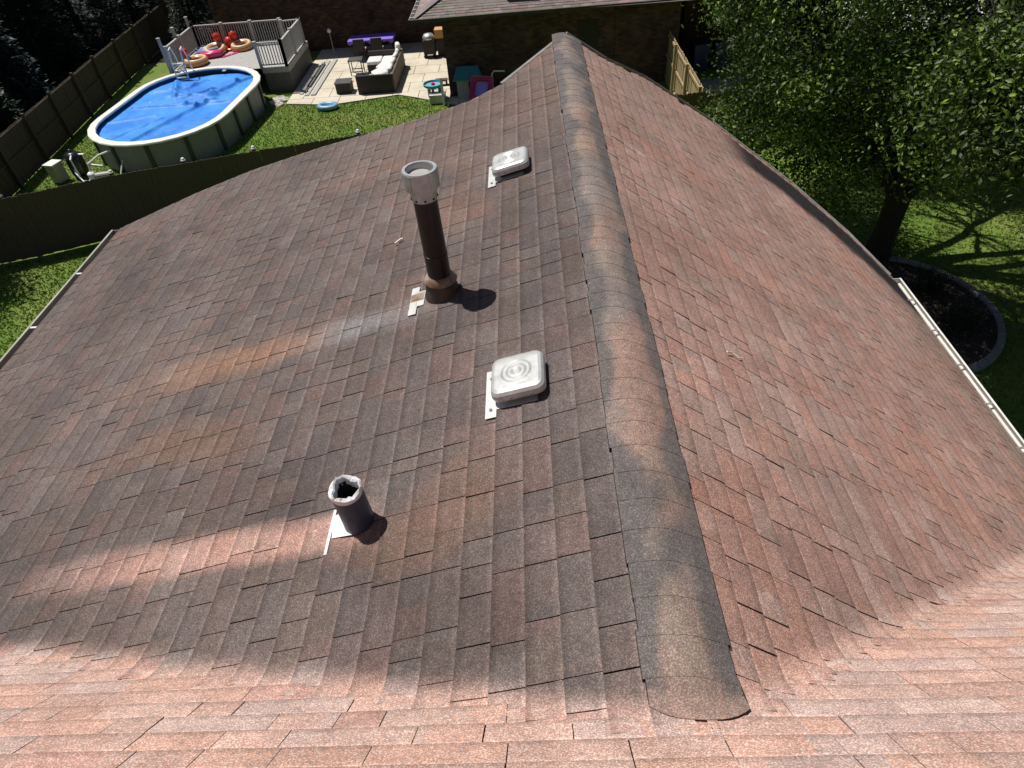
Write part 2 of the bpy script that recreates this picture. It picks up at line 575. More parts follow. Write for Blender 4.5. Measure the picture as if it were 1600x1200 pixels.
shingles.sort(key=lambda t: -t[0])
for size, mb in shingles[:300]:
    rpart(mb.build("shingle", M_shingle))
rest = MB(); rest.hc = True
for size, mb in shingles[300:]:
    b = len(rest.v)
    rest.v.extend(mb.v); rest.f.extend([tuple(b + i for i in f) for f in mb.f]); rest.c.extend(mb.c); rest.uv.extend(mb.uv); rest.mi.extend(mb.mi)
tag(rpart(rest.build("shingles", M_shingle)), "smaller looking brown and pink asphalt shingles of the rest of the roof", kind="stuff")

# ridge caps: bent pieces, each lapping the next
def ridge_z(x):
    a, b = ZR - TL * (XR - x), ZR - TR * (x - XR)
    k = .07
    return .5 * (a + b - sqrt((a - b) ** 2 + k * k)) + .02
def cap_z(x, y):
    a, b = ridge_z(x), zm(x, y) + .028
    return .5 * (a + b + sqrt((a - b) ** 2 + .003))
capn = 50
ylen = 7.95 - (YM + .02)
ce = ylen / capn
for i in range(capn):
    y0 = YM + .02 + i * ce; y1 = y0 + ce + .03
    mb = MB()
    jw = random.uniform(-.006, .006)
    n_ = 12
    tone = random.choice((0, 0, 1, 1, 2))
    def cvert(t, y, h):
        x = XR - .15 + jw + (.325) * t
        if i == 0 and y < y0 + .06: y += .055 * abs(2 * t - 1) ** 2.5; h -= .004
        return Vector((x, y, cap_z(x, y) + h))
    def ccol(t, y):
        v = nz3(t * .6, y * 1.5, 5.0); w = nz3(t * 1.7, y * 2.6, 9.0)
        c = mixc((.19, .155, .14), (.25, .165, .132), sstep(-.1, .45, v))
        c = mixc(c, (.215, .17, .135), sstep(.0, .4, w) * .6)
        e = max(sstep(.42, .05, t), sstep(.58, .98, t) * 1.0)
        dk_ = sstep(-.28, .22, 1.0 * nz3(t * .9, y * 2.2, 21.0) + .5 * nz3(t * 3, y * 6, 2.0) + .8 * e - .36)
        c = mixc(c, (.09, .085, .085), .8 * dk_)
        c = mixc(c, (.36, .23, .185), .55 * (1 - sstep(YM + .03, YM + .17, y)))
        return tuple(q * random.uniform(.97, 1.03) for q in c)
    ny = 3
    for j in range(ny):
        ya, yb = y0 + (y1 - y0) * j / ny, y0 + (y1 - y0) * (j + 1) / ny
        ha, hb = .009 - .0025 * j / ny, .009 - .0025 * (j + 1) / ny
        for k in range(n_):
            t0, t1 = k / n_, (k + 1) / n_
            mb.poly([cvert(t0, ya, ha), cvert(t1, ya, ha), cvert(t1, yb, hb), cvert(t0, yb, hb)],
                    [ccol(t0, ya), ccol(t1, ya), ccol(t1, yb), ccol(t0, yb)], [(0, .5)] * 4)
    for k in range(n_):
        t0, t1 = k / n_, (k + 1) / n_
        mb.poly([cvert(t0, y0, .004), cvert(t1, y0, .004), cvert(t1, y0, .009), cvert(t0, y0, .009)], tuple(q_ * .95 for q_ in ccol(t0, y0)), [(0, .5)] * 4)
    for t in (0, 1):
        mb.poly([cvert(t, y0, -.02), cvert(t, y0, .009), cvert(t, y1, .007), cvert(t, y1, -.02)], (.05, .042, .04), [(0, .5)] * 4)
    rpart(mb.build("ridge_cap", M_shingle))

# rake trims (metal drip edge over a fascia)
def trim_run(pts, w, h, up):
    mb = MB()
    for a, b in zip(pts, pts[1:]):
        mb.beam(a, b, w, h)
    return mb
def rk(x, dy=0, dz=0): 
    y = rake(x); return (x, y + dy, zg(x, y) + dz)
mb = MB()
for xa, xb in zip([.46, .9, 1.45, 1.95], [.9, 1.45, 1.95, 2.45]):
    mb.beam(rk(xa, .04, .004), rk(xb, .04, .004), .04, .025)
hpart(tag(mb.build("rake_trim", M_trim), "grey metal edge trim down the far right rake"))
mb = MB(); mb.beam(rk(-.27, .03, -.012), rk(.40, .02, -.012), .035, .025)
hpart(tag(mb.build("rake_trim", M_trim), "short grey edge trim left of the far gable peak"))
mb = MB()
for xa, xb in zip([2.45, 3.1, 3.6, 4.3], [3.1, 3.6, 4.3, 4.71]):
    mb.beam(rk(xa, .03, -.03), rk(xb, .03, -.03), .05, .06)
for xa, xb in zip([-4.7, -3.9, -3.2, -2.3, -1.23, -.59], [-3.9, -3.2, -2.3, -1.23, -.59, -.27]):
    mb.beam(rk(xa, .01, -.06), rk(xb, .01, -.06), .03, .09)
hpart(mb.build("fascia", M_trim))

# gutters
def gutter(x, z, ya, yb, sx, m, label, step):
    mb = MB()
    w = .115
    for (xa, za, xb, zb) in ((0, 0, w * .8, -.005), (w * .8, -.005, w, .02), (w, .02, w, .085), (w, .085, w - .022, .09), (0, 0, 0, .08)):
        mb.beam((x + sx * (xa + xb) / 2, ya, z - .085 + (za + zb) / 2), (x + sx * (xa + xb) / 2, yb, z - .085 + (za + zb) / 2),
                max(abs(xb - xa), .004), max(abs(zb - za), .004))
    mb.box((x + sx * w / 2, yb, z - .045), (w, .006, .085))
    o = hpart(tag(mb.build("gutter", m), label))
    y = ya + .3
    while y < yb:
        h = MB(); h.box((x + sx * w * .48, y, z - .002), (w * .92, .025, .006))
        keep(h.build("hanger", M_trim if sx > 0 else MATS["flashing_metal"]), o)
        y += step
    return o
gutter(XEL + .01, ZEL - .01, 1.84, 6.62, -1, M_gutg, "narrow grey gutter along the left eave", .9)
gl = gutter(XER - .015, ZER + .004, 3.35, 7.22, 1, M_gutw, "white gutter along the right eave", .62)
# walls of the house (stand below the eaves)
M_sid = mat("house_brick", (.24, .14, .10), (.16, .09, .065), 9, .9)
wl = MB()
wl.poly([(XEL + .4, 1.0, 0), (XEL + .4, 6.35, 0), (XEL + .4, 6.35, ZEL + .02), (XEL + .4, 1.0, ZEL + .02)])
wl.poly([(XER - .4, 1.6, 0), (XER - .4, 6.9, 0), (XER - .4, 6.9, ZER + .2), (XER - .4, 1.6, ZER + .2)])
wl.poly([(XEL + .4, 6.35, 0), (-.5, 6.4, 0), (-.5, 6.4, 7.0), (XEL + .4, 6.35, ZEL + .02)])
wl.poly([(-.5, 6.4, 0), (XER - .4, 6.9, 0), (XER - .4, 6.9, ZER + .2), (.44, 6.5, 7.22), (-.5, 6.4, 7.0)])
wl.poly([(-6.2, 1.4, 0), (XEL + .4, 1.4, 0), (XEL + .4, 1.4, 6.4), (-6.2, 1.4, 6.4)])
wl.poly([(XER - .4, 2.8, 0), (6.2, 2.8, 0), (6.2, 2.8, 4.7), (XER - .4, 2.8, 4.7)])
wl.poly([(-6.2, -5.1, 0), (-6.2, 1.4, 0), (-6.2, 1.4, 6.4), (-6.2, -.55, 8.6), (-6.2, -5.1, 5.5)])
wl.poly([(6.2, -5.1, 0), (6.2, 2.8, 0), (6.2, 2.8, 4.7), (6.2, -.55, 8.6), (6.2, -5.1, 5.5)])
wl.poly([(-6.2, -5.1, 0), (6.2, -5.1, 0), (6.2, -5.1, 5.5), (-6.2, -5.1, 5.5)])
hpart(wl.build("wall", M_sid))

# ------------------------------------------------------------------ roof vents
def slope_frame(x, y, lift=.008):
    o = Vector((x, y, zroof(x, y))) + NL * lift
    ex = Vector((CL, 0, TL * CL)); ey = Vector((0, 1, 0))
    return Matrix.Translation(o) @ Matrix((ex, ey, NL)).transposed().to_4x4()

def rounded_square(hx, hy, r, n=5):
    pts = []
    for (cx, cy, a0) in ((hx - r, hy - r, 0), (-hx + r, hy - r, 90), (-hx + r, -hy + r, 180), (hx - r, -hy + r, 270)):
        for k in range(n + 1):
            a = radians(a0 + 90 * k / n); pts.append((cx + r * cos(a), cy + r * sin(a)))
    return pts
def dense_square(hx, hy, r):
    p = rounded_square(hx, hy, r); out = []
    for a, b in zip(p, p[1:] + p[:1]):
        L = sqrt((a[0] - b[0]) ** 2 + (a[1] - b[1]) ** 2); m_ = 8 if L > .05 else 1
        for k in range(m_): out.append((a[0] + (b[0] - a[0]) * k / m_, a[1] + (b[1] - a[1]) * k / m_))
    return out
def roof_vent(x, y, rot, label, sc=1.0):
    root = bpy.data.objects.new("roof_vent", None); COL.objects.link(root); root.empty_display_size = .2
    root.matrix_world = slope_frame(x, y) @ Matrix.Rotation(rot, 4, 'Z') @ Matrix.Scale(sc, 4)
    tag(root, label, "roof vent", "square metal roof vents on the left slope")
    # flange lies under the shingles except for its lower edge
    f = MB(); f.box((-.165, -.03, .004), (.06, .35, .003)); f.box((-.03, 0, .002), (.23, .30, .003))
    fo = f.build("flange", M_flash, root)
    for yy in (-.15, .08):
        s = MB(); s.lathe([(0, .006), (.009, .006), (.009, 0)], 10, (-.165, yy, .006)); s.build("screw", M_trim, fo)
    n = MB()
    ring = rounded_square(.10, .10, .03)
    for a, b in zip(ring, ring[1:] + ring[:1]):
        n.poly([(*a, 0), (*b, 0), (*b, .05), (*a, .05)])
    n.build("throat", M_black, root)
    h = MB()
    rows = [(.142, .142, .045, .036), (.145, .145, .046, .052), (.142, .142, .045, .072), (.132, .132, .042, .088), (.118, .118, .036, .0945), (.108, .108, .033, .0955)]
    rr = [[(p[0], p[1], z) for p in dense_square(hx, hy, r)] for hx, hy, r, z in rows]
    for r0, r1 in zip(rr, rr[1:]):
        for k in range(len(r0)):
            k2 = (k + 1) % len(r0)
            h.poly([r0[k], r0[k2], r1[k2], r1[k]])
    # top: embossed rings
    prof = [(.108, .0955), (.085, .0965), (.078, .1005), (.071, .0965), (.058, .0965), (.051, .1005), (.044, .0965), (.030, .097), (.023, .1012), (.014, .097), (0, .097)]
    n_ = len(rr[-1])
    last = rr[-1]
    for (ra, za) in prof[1:]:
        cur = [(ra * cos(math.atan2(p[1], p[0])), ra * sin(math.atan2(p[1], p[0])), za) for p in rr[-1]]
        for k in range(n_):
            k2 = (k + 1) % n_
            h.poly([last[k], last[k2], cur[k2], cur[k]])
        last = cur
    bot = rr[0]
    h.poly([(p[0], p[1], p[2]) for p in reversed(bot)])
    ho = h.build("hood", M_alumw, root, smooth=True)
    for xx in (-.04, .07):
        s = MB(); s.lathe([(0, .004), (.006, .004), (.006, 0)], 8, (0, 0, 0), Matrix.Translation((xx, -.1455, .055)) @ Matrix.Rotation(radians(90), 4, 'X')); s.build("rivet", M_trim, ho)
    return root
roof_vent(-.105, 2.47, 0.0, "square white metal roof vent nearest the camera, halfway up the left slope")
roof_vent(-.15, 5.0, 0.0, "square white metal roof vent beyond the tall black flue pipe", 1.05)

# tall flue pipe
fz = zroof(*FLUE)
flue = thing("flue_pipe", "tall black flue pipe with grey metal cap and rusty collar on the left roof slope", "flue pipe", (FLUE[0], FLUE[1], fz))
LEAN = Matrix.Rotation(radians(-1.0), 4, 'Y')
p = MB(); p.lathe([(.074, -.05), (.074, .30), (.0755, .301), (.0755, .31), (.073, .311), (.071, .70)], 28, M=LEAN); p.build("pipe", M_flue, flue, smooth=False)
p = MB(); p.lathe([(.122, -.05), (.117, -.01), (.104, .07), (.094, .12), (.081, .125)], 28, M=LEAN); b_ = p.build("boot", mat("dark_boot_rubber", (.03, .03, .028), (.05, .045, .038), 11, .6, .1, .2, 30, c3=(.10, .055, .03), scale3=7), flue, smooth=True)
p = MB(); p.lathe([(.081, .118), (.108, .108), (.110, .116), (.083, .150), (.0745, .155)], 28, M=LEAN); p.build("storm_collar", M_rust, flue, smooth=True)
p = MB(); p.lathe([(.0725, .685), (.0755, .68), (.0775, .69), (.0785, .735), (.078, .775)], 28, M=LEAN); neck = p.build("collar", M_capm, flue, smooth=False)
for k in range(9):
    a = 2 * pi * k / 9
    s = MB(); s.box((0, 0, 0), (.006, .012, .010), rz=0, M=(LEAN @ Matrix.Rotation(a, 4, 'Z')).to_3x3())
    q = LEAN @ Vector((.0785 * cos(a), .0785 * sin(a), .696))
    s.v = [tuple(Vector(v) + q) for v in s.v]
    s.build("vent_slot", M_black, neck)
p = MB(); p.lathe([(.078, .758), (.099, .752), (.103, .756), (.1035, .81), (.104, .857), (.1, .866), (.083, .866), (.080, .857), (.080, .78)], 32, M=LEAN); cap = p.build("cap", M_capm, flue, smooth=False)
p = MB(); p.lathe([(.0, .838), (.05, .838), (.062, .832), (.07, .825), (.083, .815)], 24, M=LEAN); p.build("cap_plate", mat("dusty_tin", (.42, .4, .38), (.3, .28, .27), 22, .6, .2), cap)
for k in range(5):
    a = 2 * pi * k / 5 + .4
    s = MB(); s.box((0, 0, 0), (.006, .012, .085), M=(LEAN @ Matrix.Rotation(a, 4, 'Z')).to_3x3())
    q = LEAN @ Vector((.1035 * cos(a), .1035 * sin(a), .814)); s.v = [tuple(Vector(v) + q) for v in s.v]
    s.build("seam", M_capm, cap)
sf = slope_frame(FLUE[0], FLUE[1], .009)
sf.translation -= Vector((FLUE[0], FLUE[1], fz))
p = MB(); p.box((0, 0, 0), (.36, .22, .003)); p.v = [tuple(sf @ Vector(v)) for v in p.v]
p2 = MB(); 
for (cx, cy, dx, dy) in ((-.20, -.02, .055, .30), (-.155, -.01, .06, .16)):
    p2.box((cx, cy, .003), (dx, dy, .003))
p2.v = [tuple(sf @ Vector(v)) for v in p2.v]
fo = p2.build("flashing", M_flash, flue)
p3 = MB(); p3.poly([tuple(sf @ Vector(v)) for v in ((-.225, -.03, .006), (-.13, -.03, .006), (-.13, .06, .006), (-.225, .05, .006))])
p3.build("rust_patch", M_rust, fo)

# small plumbing vent
pz = zroof(*PIPE)
pv = thing("plumbing_vent", "short dark pipe vent with torn white rim on the near left roof slope", "vent pipe", (PIPE[0], PIPE[1], pz))
M2 = Matrix.Rotation(radians(-2), 4, 'Y')
p = MB(); p.lathe([(.079, -.03), (.075, .0), (.073, .05), (.072, .25)], 26, M=M2); p.build("sleeve", M_lead, pv, smooth=True)
p = MB()
n_ = 30
prof = [(.072, .23), (.076, .24), (.077, .262), (.071, .270), (.064, .262), (.061, .22)]
jit = [.008 * sin(2 * pi * k / n_ * 3 + 1) + random.uniform(-.005, .005) for k in range(n_)]; jr = [-.006 + .008 * cos(2 * pi * k / n_ * 3) + random.uniform(-.004, .004) for k in range(n_)]
for i, (r, z) in enumerate(prof):
    for k in range(n_):
        a = 2 * pi * k / n_
        w = (0, .2, .7, 1, 1, .8)[i]
        v = Vector(((r + jr[k] * (w if i > 2 else 0)) * cos(a), (r + jr[k] * (w if i > 2 else 0)) * sin(a), z + jit[k] * w)); p.v.append(tuple(M2 @ v))
for i in range(len(prof) - 1):
    for k in range(n_):
        p.f.append((i * n_ + k, i * n_ + (k + 1) % n_, (i + 1) * n_ + (k + 1) % n_, (i + 1) * n_ + k)); p.mi.append(0); p.c.extend([(1, 1, 1)] * 4); p.uv.extend([(0, 0)] * 4)
p.build("rim", M_leadw, pv)
p = MB(); p.lathe([(.061, .24), (.058, .1), (0, .1)], 20, M=M2); p.build("bore", M_black, pv)
sf = slope_frame(PIPE[0], PIPE[1], .009); sf.translation -= Vector((PIPE[0], PIPE[1], pz))
p = MB()
p.poly([tuple(sf @ Vector(v)) for v in ((-.15, .06, .003), (-.13, -.07, .003), (-.02, -.075, .006), (-.04, .07, .006))])
p.box((-.145, -.03, .003), (.016, .25, .003)); p.v[4:] = [tuple(sf @ Vector(v)) for v in p.v[4:]]
p.build("flashing", M_leadw, pv)

# debris on the shingles
def twig(pts, r, label):
    mb = MB()
    n = NL if pts[0][0] < XR else NR
    base = Vector((pts[0][0], pts[0][1], zroof(*pts[0])))
    mb.tube([Vector((x, y, zroof(x, y))) + n * (.014 + r) - base for x, y in pts], r, 6)
    tag(mb.build("twig", M_twig, loc=base), label, "twig")
twig([(1.13, 3.03), (1.17, 3.05), (1.21, 3.03), (1.24, 3.045)], .0055, "pale broken twig lying on the right roof slope beside the ridge")
twig([(-1.06, 4.33), (-1.02, 4.37), (-1.0, 4.37)], .008, "small white scrap lying on the left slope beyond the flue pipe")

# ------------------------------------------------------------------ fences
M_fence = mat("weathered_fence_board", (.095, .068, .042), (.06, .045, .03), 6, .9, 0, .3, 40, stretch=(1, 1, .15))
M_fencel = mat("new_fence_timber", (.42, .32, .17), (.32, .235, .12), 5, .85, 0, .2, 40, stretch=(1, 1, .15))
M_cap = mat("white_plastic", (.78, .78, .76), (.7, .7, .68), 8, .4)

def fence(name, label, pts, H, m, board=.14, gap=-.004, rails=(.3, 1.4), post=2.4, caps=False, rail_side=1, posth=.0, jit=.012, dog=True):
    root = thing(name, label, "fence", (pts[0][0], pts[0][1], 0))
    R0 = Vector((pts[0][0], pts[0][1], 0))
    # board prototype
    b = MB()
    w = board - gap
    if dog:
        prof = [(-w / 2, .03), (w / 2, .03), (w / 2, H - .03), (w / 2 - .025, H), (-w / 2 + .025, H), (-w / 2, H - .03)]
    else:
        prof = [(-w / 2, .03), (w / 2, .03), (w / 2, H), (-w / 2, H)]
    f_ = [(x, -.009, z) for x, z in prof]; k_ = [(x, .009, z) for x, z in prof]
    b.poly(f_); b.poly(list(reversed(k_)))
    for i in range(len(prof)):
        j = (i + 1) % len(prof); b.poly([f_[j], f_[i], k_[i], k_[j]])
    bme = b.mesh("board", m)
    nb = 0; nacc = 0.0
    for (a, c) in zip(pts, pts[1:]):
        A = Vector((a[0], a[1], 0)); C = Vector((c[0], c[1], 0)); d = C - A; L = d.length; d.normalize()
        ang = math.atan2(d.y, d.x); nrm = Vector((-d.y, d.x, 0)) * rail_side
        k = int(L / board)
        for i in range(k):
            o = bpy.data.objects.new("board", bme); COL.objects.link(o); o.parent = root
            p = A + d * (i + .5) * (L / k) - R0 + nrm * (.004 if i % 2 else -.004)
            o.location = (p.x, p.y, random.uniform(-jit, jit) ); o.rotation_euler = (random.uniform(-.006, .006), random.uniform(-.0015, .0015), ang); nb += 1
        for z in rails:
            r = MB(); r.beam(A - R0 + nrm * .032 + Vector((0, 0, z)), C - R0 + nrm * .032 + Vector((0, 0, z)), .038, .085); r.build("rail", m, root)
        np_ = max(1, int(round(L / post)))
        for i in range(np_ + (1 if c == pts[-1] else 0)):
            p = A + d * L * i / np_ - R0 + nrm * .10
            q = MB(); q.box((p.x, p.y, (H + posth) / 2), (.095, .095, H + posth), rz=ang); po = q.build("post", m, root)
            if caps:
                z0 = H + posth
                q = MB(); q.lathe([(.07, z0), (.07, z0 + .02), (.055, z0 + .04), (.045, z0 + .07), (.028, z0 + .085), (0, z0 + .09)], 12, (p.x, p.y, 0)); q.build("post_light", M_cap, po)
    return root
fence("board_fence", "long dark wooden board fence just behind the shingled roof with white post lights",
      [(-18.0, 15.35), (-14.52, 16.36), (-11.88, 17.41), (-8.06, 18.43), (-5.09, 19.13), (-1.0, 19.75), (2.0, 20.15)], 1.85, M_fence, caps=True, posth=.03)
fence("board_fence", "short stretch of wooden board fence between right roof edge and big tree",
      [(2.0, 20.15), (4.57, 20.5), (7.6, 21.0)], 1.85, M_fence)
fence("privacy_fence", "brown framed wooden fence along the left of the pool below dark conifers",
      [(-17.45, 17.6), (-17.7, 21.0), (-18.45, 29.5), (-18.9, 36.5), (-19.2, 41.0)], 1.65, M_fence, rails=(.15, .85, 1.58), rail_side=-1, posth=.12, dog=False, post=2.3)
fence("side_fence", "sunlit pale wooden side fence running back from the short board fence to the bins",
      [(5.43, 20.95), (5.44, 27.2)], 1.85, M_fencel, rails=(.25, 1.0, 1.7), rail_side=1, posth=.05, dog=False, post=2.1)

# ------------------------------------------------------------------ pool
M_poolwall = mat("pool_wall_panel", (.30, .285, .295), (.26, .25, .255), 3, .5)
M_upr = mat("pool_upright", (.06, .058, .055), (.045, .044, .042), 5, .45)
M_rim = mat("cream_pool_rail", (.80, .79, .74), (.74, .73, .67), 4, .4)
M_liner = mat("pool_liner", (.05, .11, .19), (.04, .09, .16), 4, .4)
M_water = mat("pool_water", (.01, .07, .16), None, rough=.05)
def cover_material():
    m = mat("blue_bubble_cover", (.045, .25, .73), (.085, .34, .80), 3.5, .5, 0, .4, 13, c3=(.035, .20, .66), scale3=.9, spec=.22)
    return m
M_cover = cover_material()
PC = Vector((-13.28, 25.42, 0)); PROT = radians(-4.8)
def pool_path(hw, hl, n=14):
    st = hl - hw
    pts = []
    for k in range(n + 1):
        a = pi * k / n; pts.append((hw * cos(a), st + hw * sin(a)))
    for k in range(1, 6): pts.append((-hw, st - 2 * st * k / 6))
    for k in range(n + 1):
        a = pi + pi * k / n; pts.append((hw * cos(a), -st + hw * sin(a)))
    for k in range(1, 6): pts.append((hw, -st + 2 * st * k / 6))
    return pts
HW, HL = 2.44, 3.84
pool = thing("swimming_pool", "oval above ground swimming pool with grey walls and cream rail", "pool", PC, PROT)
base = pool_path(HW, HL)
np_ = len(base)
def ring_strip(mb, r0, z0, r1, z1):
    for k in range(np_):
        k2 = (k + 1) % np_
        mb.poly([(*r0[k], z0), (*r0[k2], z0), (*r1[k2], z1), (*r1[k], z1)])
w = MB(); ring_strip(w, base, 0, base, 1.01); w.build("wall", M_poolwall, pool)
w = MB(); ins = pool_path(HW - .04, HL - .04)
for k in range(np_):
    k2 = (k + 1) % np_
    w.poly([(*ins[k2], .2), (*ins[k], .2), (*ins[k], 1.03), (*ins[k2], 1.03)])
w.build("liner", M_liner, pool)
w = MB(); o1 = pool_path(HW + .10, HL + .10); o2 = pool_path(HW + .115, HL + .115); i1 = pool_path(HW - .16, HL - .16); i2 = pool_path(HW - .175, HL - .175)
ring_strip(w, o1, 1.0, o2, 1.035); ring_strip(w, o2, 1.035, o1, 1.065); ring_strip(w, o1, 1.065, i1, 1.075); ring_strip(w, i1, 1.075, i2, 1.05); ring_strip(w, i2, 1.05, i1, 1.0)
w.build("top_rail", M_rim, pool, smooth=False)
# uprights, one per wall bay
per = []
acc = 0
for k in range(np_):
    a = Vector(base[k]); b = Vector(base[(k + 1) % np_]); per.append((acc, a, b)); acc += (b - a).length
NU = 16
for u in range(NU):
    t = (u + .35) / NU * acc
    for (s0, a, b) in reversed(per):
        if t >= s0:
            d = (b - a).normalized(); p = a + d * (t - s0); nrm = Vector((d.y, -d.x))
            ang = math.atan2(d.y, d.x)
            q = MB(); q.box((p.x + nrm.x * .035, p.y + nrm.y * .035, .5), (.13, .06, 1.0), rz=ang)
            q.build("upright", M_upr, pool); break
# water surface
wt = MB(); wp = pool_path(HW - .045, HL - .045)
wt.poly([(x * cos(PROT) - y * sin(PROT) + PC.x, x * sin(PROT) + y * cos(PROT) + PC.y, .83) for x, y in wp])
tag(wt.build("water", M_water), "dark water of the oval pool under the blue cover", kind="structure")
# crumpled solar cover
cv = MB()
NXc, NYc = 120, 190
chw, chl = HW - .06, HL - .06
folds = [((-.3, -3.3), (.75, -.2), .09, .10), ((.75, -.2), (1.15, .55), .09, .10), ((-1.9, -.1), (.2, .1), .07, .09), ((.2, .1), (2.25, .35), .08, .10),
         ((-1.4, 2.6), (-.7, 1.0), .11, .12), ((.9, .9), (1.35, 2.3), .10, .10), ((-.6, 1.1), (1.0, .9), .08, .12), ((1.35, 2.3), (1.8, 3.0), .09, .10),
         ((-1.2, -3.0), (-.2, -1.2), .05, .08), ((-2.1, -1.5), (-.6, -.9), .04, .1), ((-1.9, 1.6), (-.4, 2.2), .06, .14), ((.1, 1.3), (.9, 1.9), .06, .12), ((-.9, 1.2), (-.2, 2.7), .06, .1), ((.3, -2.6), (1.6, -1.4), .035, .1),
         ((-.5, .6), (.6, 1.6), .05, .08), ((.0, .5), (1.3, 1.2), .05, .09), ((-1.5, .5), (-.5, 1.5), .05, .1)]
def seg_d(px, py, a, b):
    ax, ay = a; bx, by = b; dx, dy = bx - ax, by - ay
    t = max(0, min(1, ((px - ax) * dx + (py - ay) * dy) / (dx * dx + dy * dy)))
    return sqrt((px - ax - t * dx) ** 2 + (py - ay - t * dy) ** 2)
def inside(x, y, hw, hl):
    st = hl - hw
    if abs(y) <= st: return abs(x) <= hw
    return x * x + (abs(y) - st) ** 2 <= hw * hw
def clampin(x, y, hw, hl):
    st = hl - hw
    if abs(y) <= st: return max(-hw, min(hw, x)), y
    dy = abs(y) - st; r = sqrt(x * x + dy * dy)
    if r <= hw: return x, y
    return x * hw / r, (st + dy * hw / r) * (1 if y > 0 else -1)
grid = {}
for i in range(NXc + 1):
    for j in range(NYc + 1):
        x = -chw + 2 * chw * i / NXc; y = -chl + 2 * chl * j / NYc
        # the far left end is pulled back from the wall
        x, y = clampin(x, y, chw, chl)
        lim = chl - .30 - .55 * sstep(.4, -1.6, x) + .12 * nz3(x, 0, 2, 2.0)
        if y > lim: y = lim + (y - lim) * .04
        z = .87 + .008 * nz3(x, y, 0, 1.6) + .005 * nz3(x, y, 4, 4.0) + .003 * nz3(x, y, 8, 9.0)
        for a, b, h, wd in folds:
            d = seg_d(x + .06 * nz3(x, y, 1, 3), y + .06 * nz3(x, y, 2, 3), a, b)
            if d < wd * 4: z += 1.25 * h * math.exp(-(d / wd) ** 2)
        grid[(i, j)] = (x, y, z)
for i in range(NXc):
    for j in range(NYc):
        q = [grid[(i, j)], grid[(i + 1, j)], grid[(i + 1, j + 1)], grid[(i, j + 1)]]
        if (Vector(q[0]) - Vector(q[2])).length < 1e-3: continue
        cv.poly(q)
cvo = cv.build("pool_cover", M_cover, loc=PC, smooth=True); cvo.rotation_euler = (0, 0, PROT)
tag(cvo, "crumpled bright blue bubble cover floating on the oval pool", "pool cover")

# filter equipment near the fence corner
eq = thing("pool_filter", "black cylindrical sand filter tank standing beside the oval pool", "pool filter", (-15.75, 21.65, 0))
q = MB(); q.lathe([(.20, .08), (.26, .12), (.28, .2), (.28, .72), (.25, .82), (.15, .90), (.07, .92), (.07, .99), (0, 1.0)], 20); q.build("tank", mat("black_plastic", (.012, .012, .013), (.02, .02, .02), 8, .3), eq, smooth=True)
q = MB(); q.lathe([(.24, 0), (.24, .09), (.2, .1)], 16); q.build("stand", M_upr, eq)
q = MB(); q.tube([(.2, 0, .8), (.4, .0, .8), (.42, .05, .4), (.8, .1, .3)], .035, 8); q.tube([(.1, -.2, .85), (.15, -.4, .8), (.2, -.45, .2)], .03, 8); q.build("hose", M_cap, eq)
pp = thing("pool_pump", "white pool pump with tangled pipes between black filter and pool wall", "pool pump", (-15.1, 21.2, 0))
q = MB(); q.lathe([(.14, 0), (.14, .3), (.1, .34), (0, .35)], 14, M=Matrix.Translation((0, 0, 0))); q.build("basket", M_cap, pp)
q = MB(); q.tube([(.1, 0, .18), (.55, .1, .18)], .12, 14); q.build("motor", M_poolwall, pp)
q = MB(); q.tube([(0, 0, .3), (0, .1, .6), (.3, .4, .75), (.9, .7, .85)], .032, 8); q.tube([(.3, -.1, .1), (-.3, -.15, .1), (-.6, .1, .3), (-.65, .35, .6)], .03, 8)
q.tube([(-.5, -.2, .05), (0, -.35, .06), (.5, -.25, .05), (.9, .1, .1), (1.0, .45, .5)], .028, 8); q.build("pipe", M_cap, pp)
hb = thing("heater_box", "beige upright equipment box left of the black pool filter", "equipment box", (-16.4, 21.4, 0), -.25)
q = MB(); q.box((0, 0, .33), (.36, .42, .62)); q.build("cabinet", mat("beige_enamel", (.5, .46, .38), (.42, .385, .31), 6, .5), hb, bevel=.02)
q = MB(); q.box((0, 0, .66), (.42, .48, .05)); q.build("lid", M_rim, hb, bevel=.01)

# ------------------------------------------------------------------ pool deck
M_comp = mat("grey_composite", (.42, .41, .385), (.35, .34, .32), 5, .7, 0, .1, 30)
M_compd = mat("dark_composite", (.115, .11, .105), (.09, .087, .083), 5, .7)
dkt = thing("pool_deck", "raised grey composite deck with baluster railings behind the pool", "deck", (-12.45, 30.6, 0))
D0 = Vector((-12.45, 30.6, 0))
DX0, DX1, DY0, DY1, DZ = -15.0, -9.95, 28.85, 32.35, 1.0
def pool_back(x):
    # far edge of the pool rail in world y at this x (0 when beside the pool)
    best = None
    for k in range(np_):
        a = o2[k]; X = a[0] * cos(PROT) - a[1] * sin(PROT) + PC.x; Y = a[0] * sin(PROT) + a[1] * cos(PROT) + PC.y
        if abs(X - x) < .25 and Y > 27.2: best = max(best or 0, Y)
    return best or 0
nb = 34
for i in range(nb):
    x = DX0 + (DX1 - DX0) * (i + .5) / nb
    y0 = max(DY0, pool_back(x) + .03)
    q = MB(); q.box((x - D0.x, (y0 + DY1) / 2 - D0.y, DZ - .0125), ((DX1 - DX0) / nb - .008, DY1 - y0, .025)); q.build("deck_board", M_comp, dkt)
q = MB()
q.box((DX1 - .02 - D0.x, (DY0 + DY1) / 2 - D0.y, .49), (.03, DY1 - DY0, .96)); q.box((0 + (DX0 + DX1) / 2 - D0.x, DY1 - .02 - D0.y, .49), (DX1 - DX0 - .1, .03, .96))
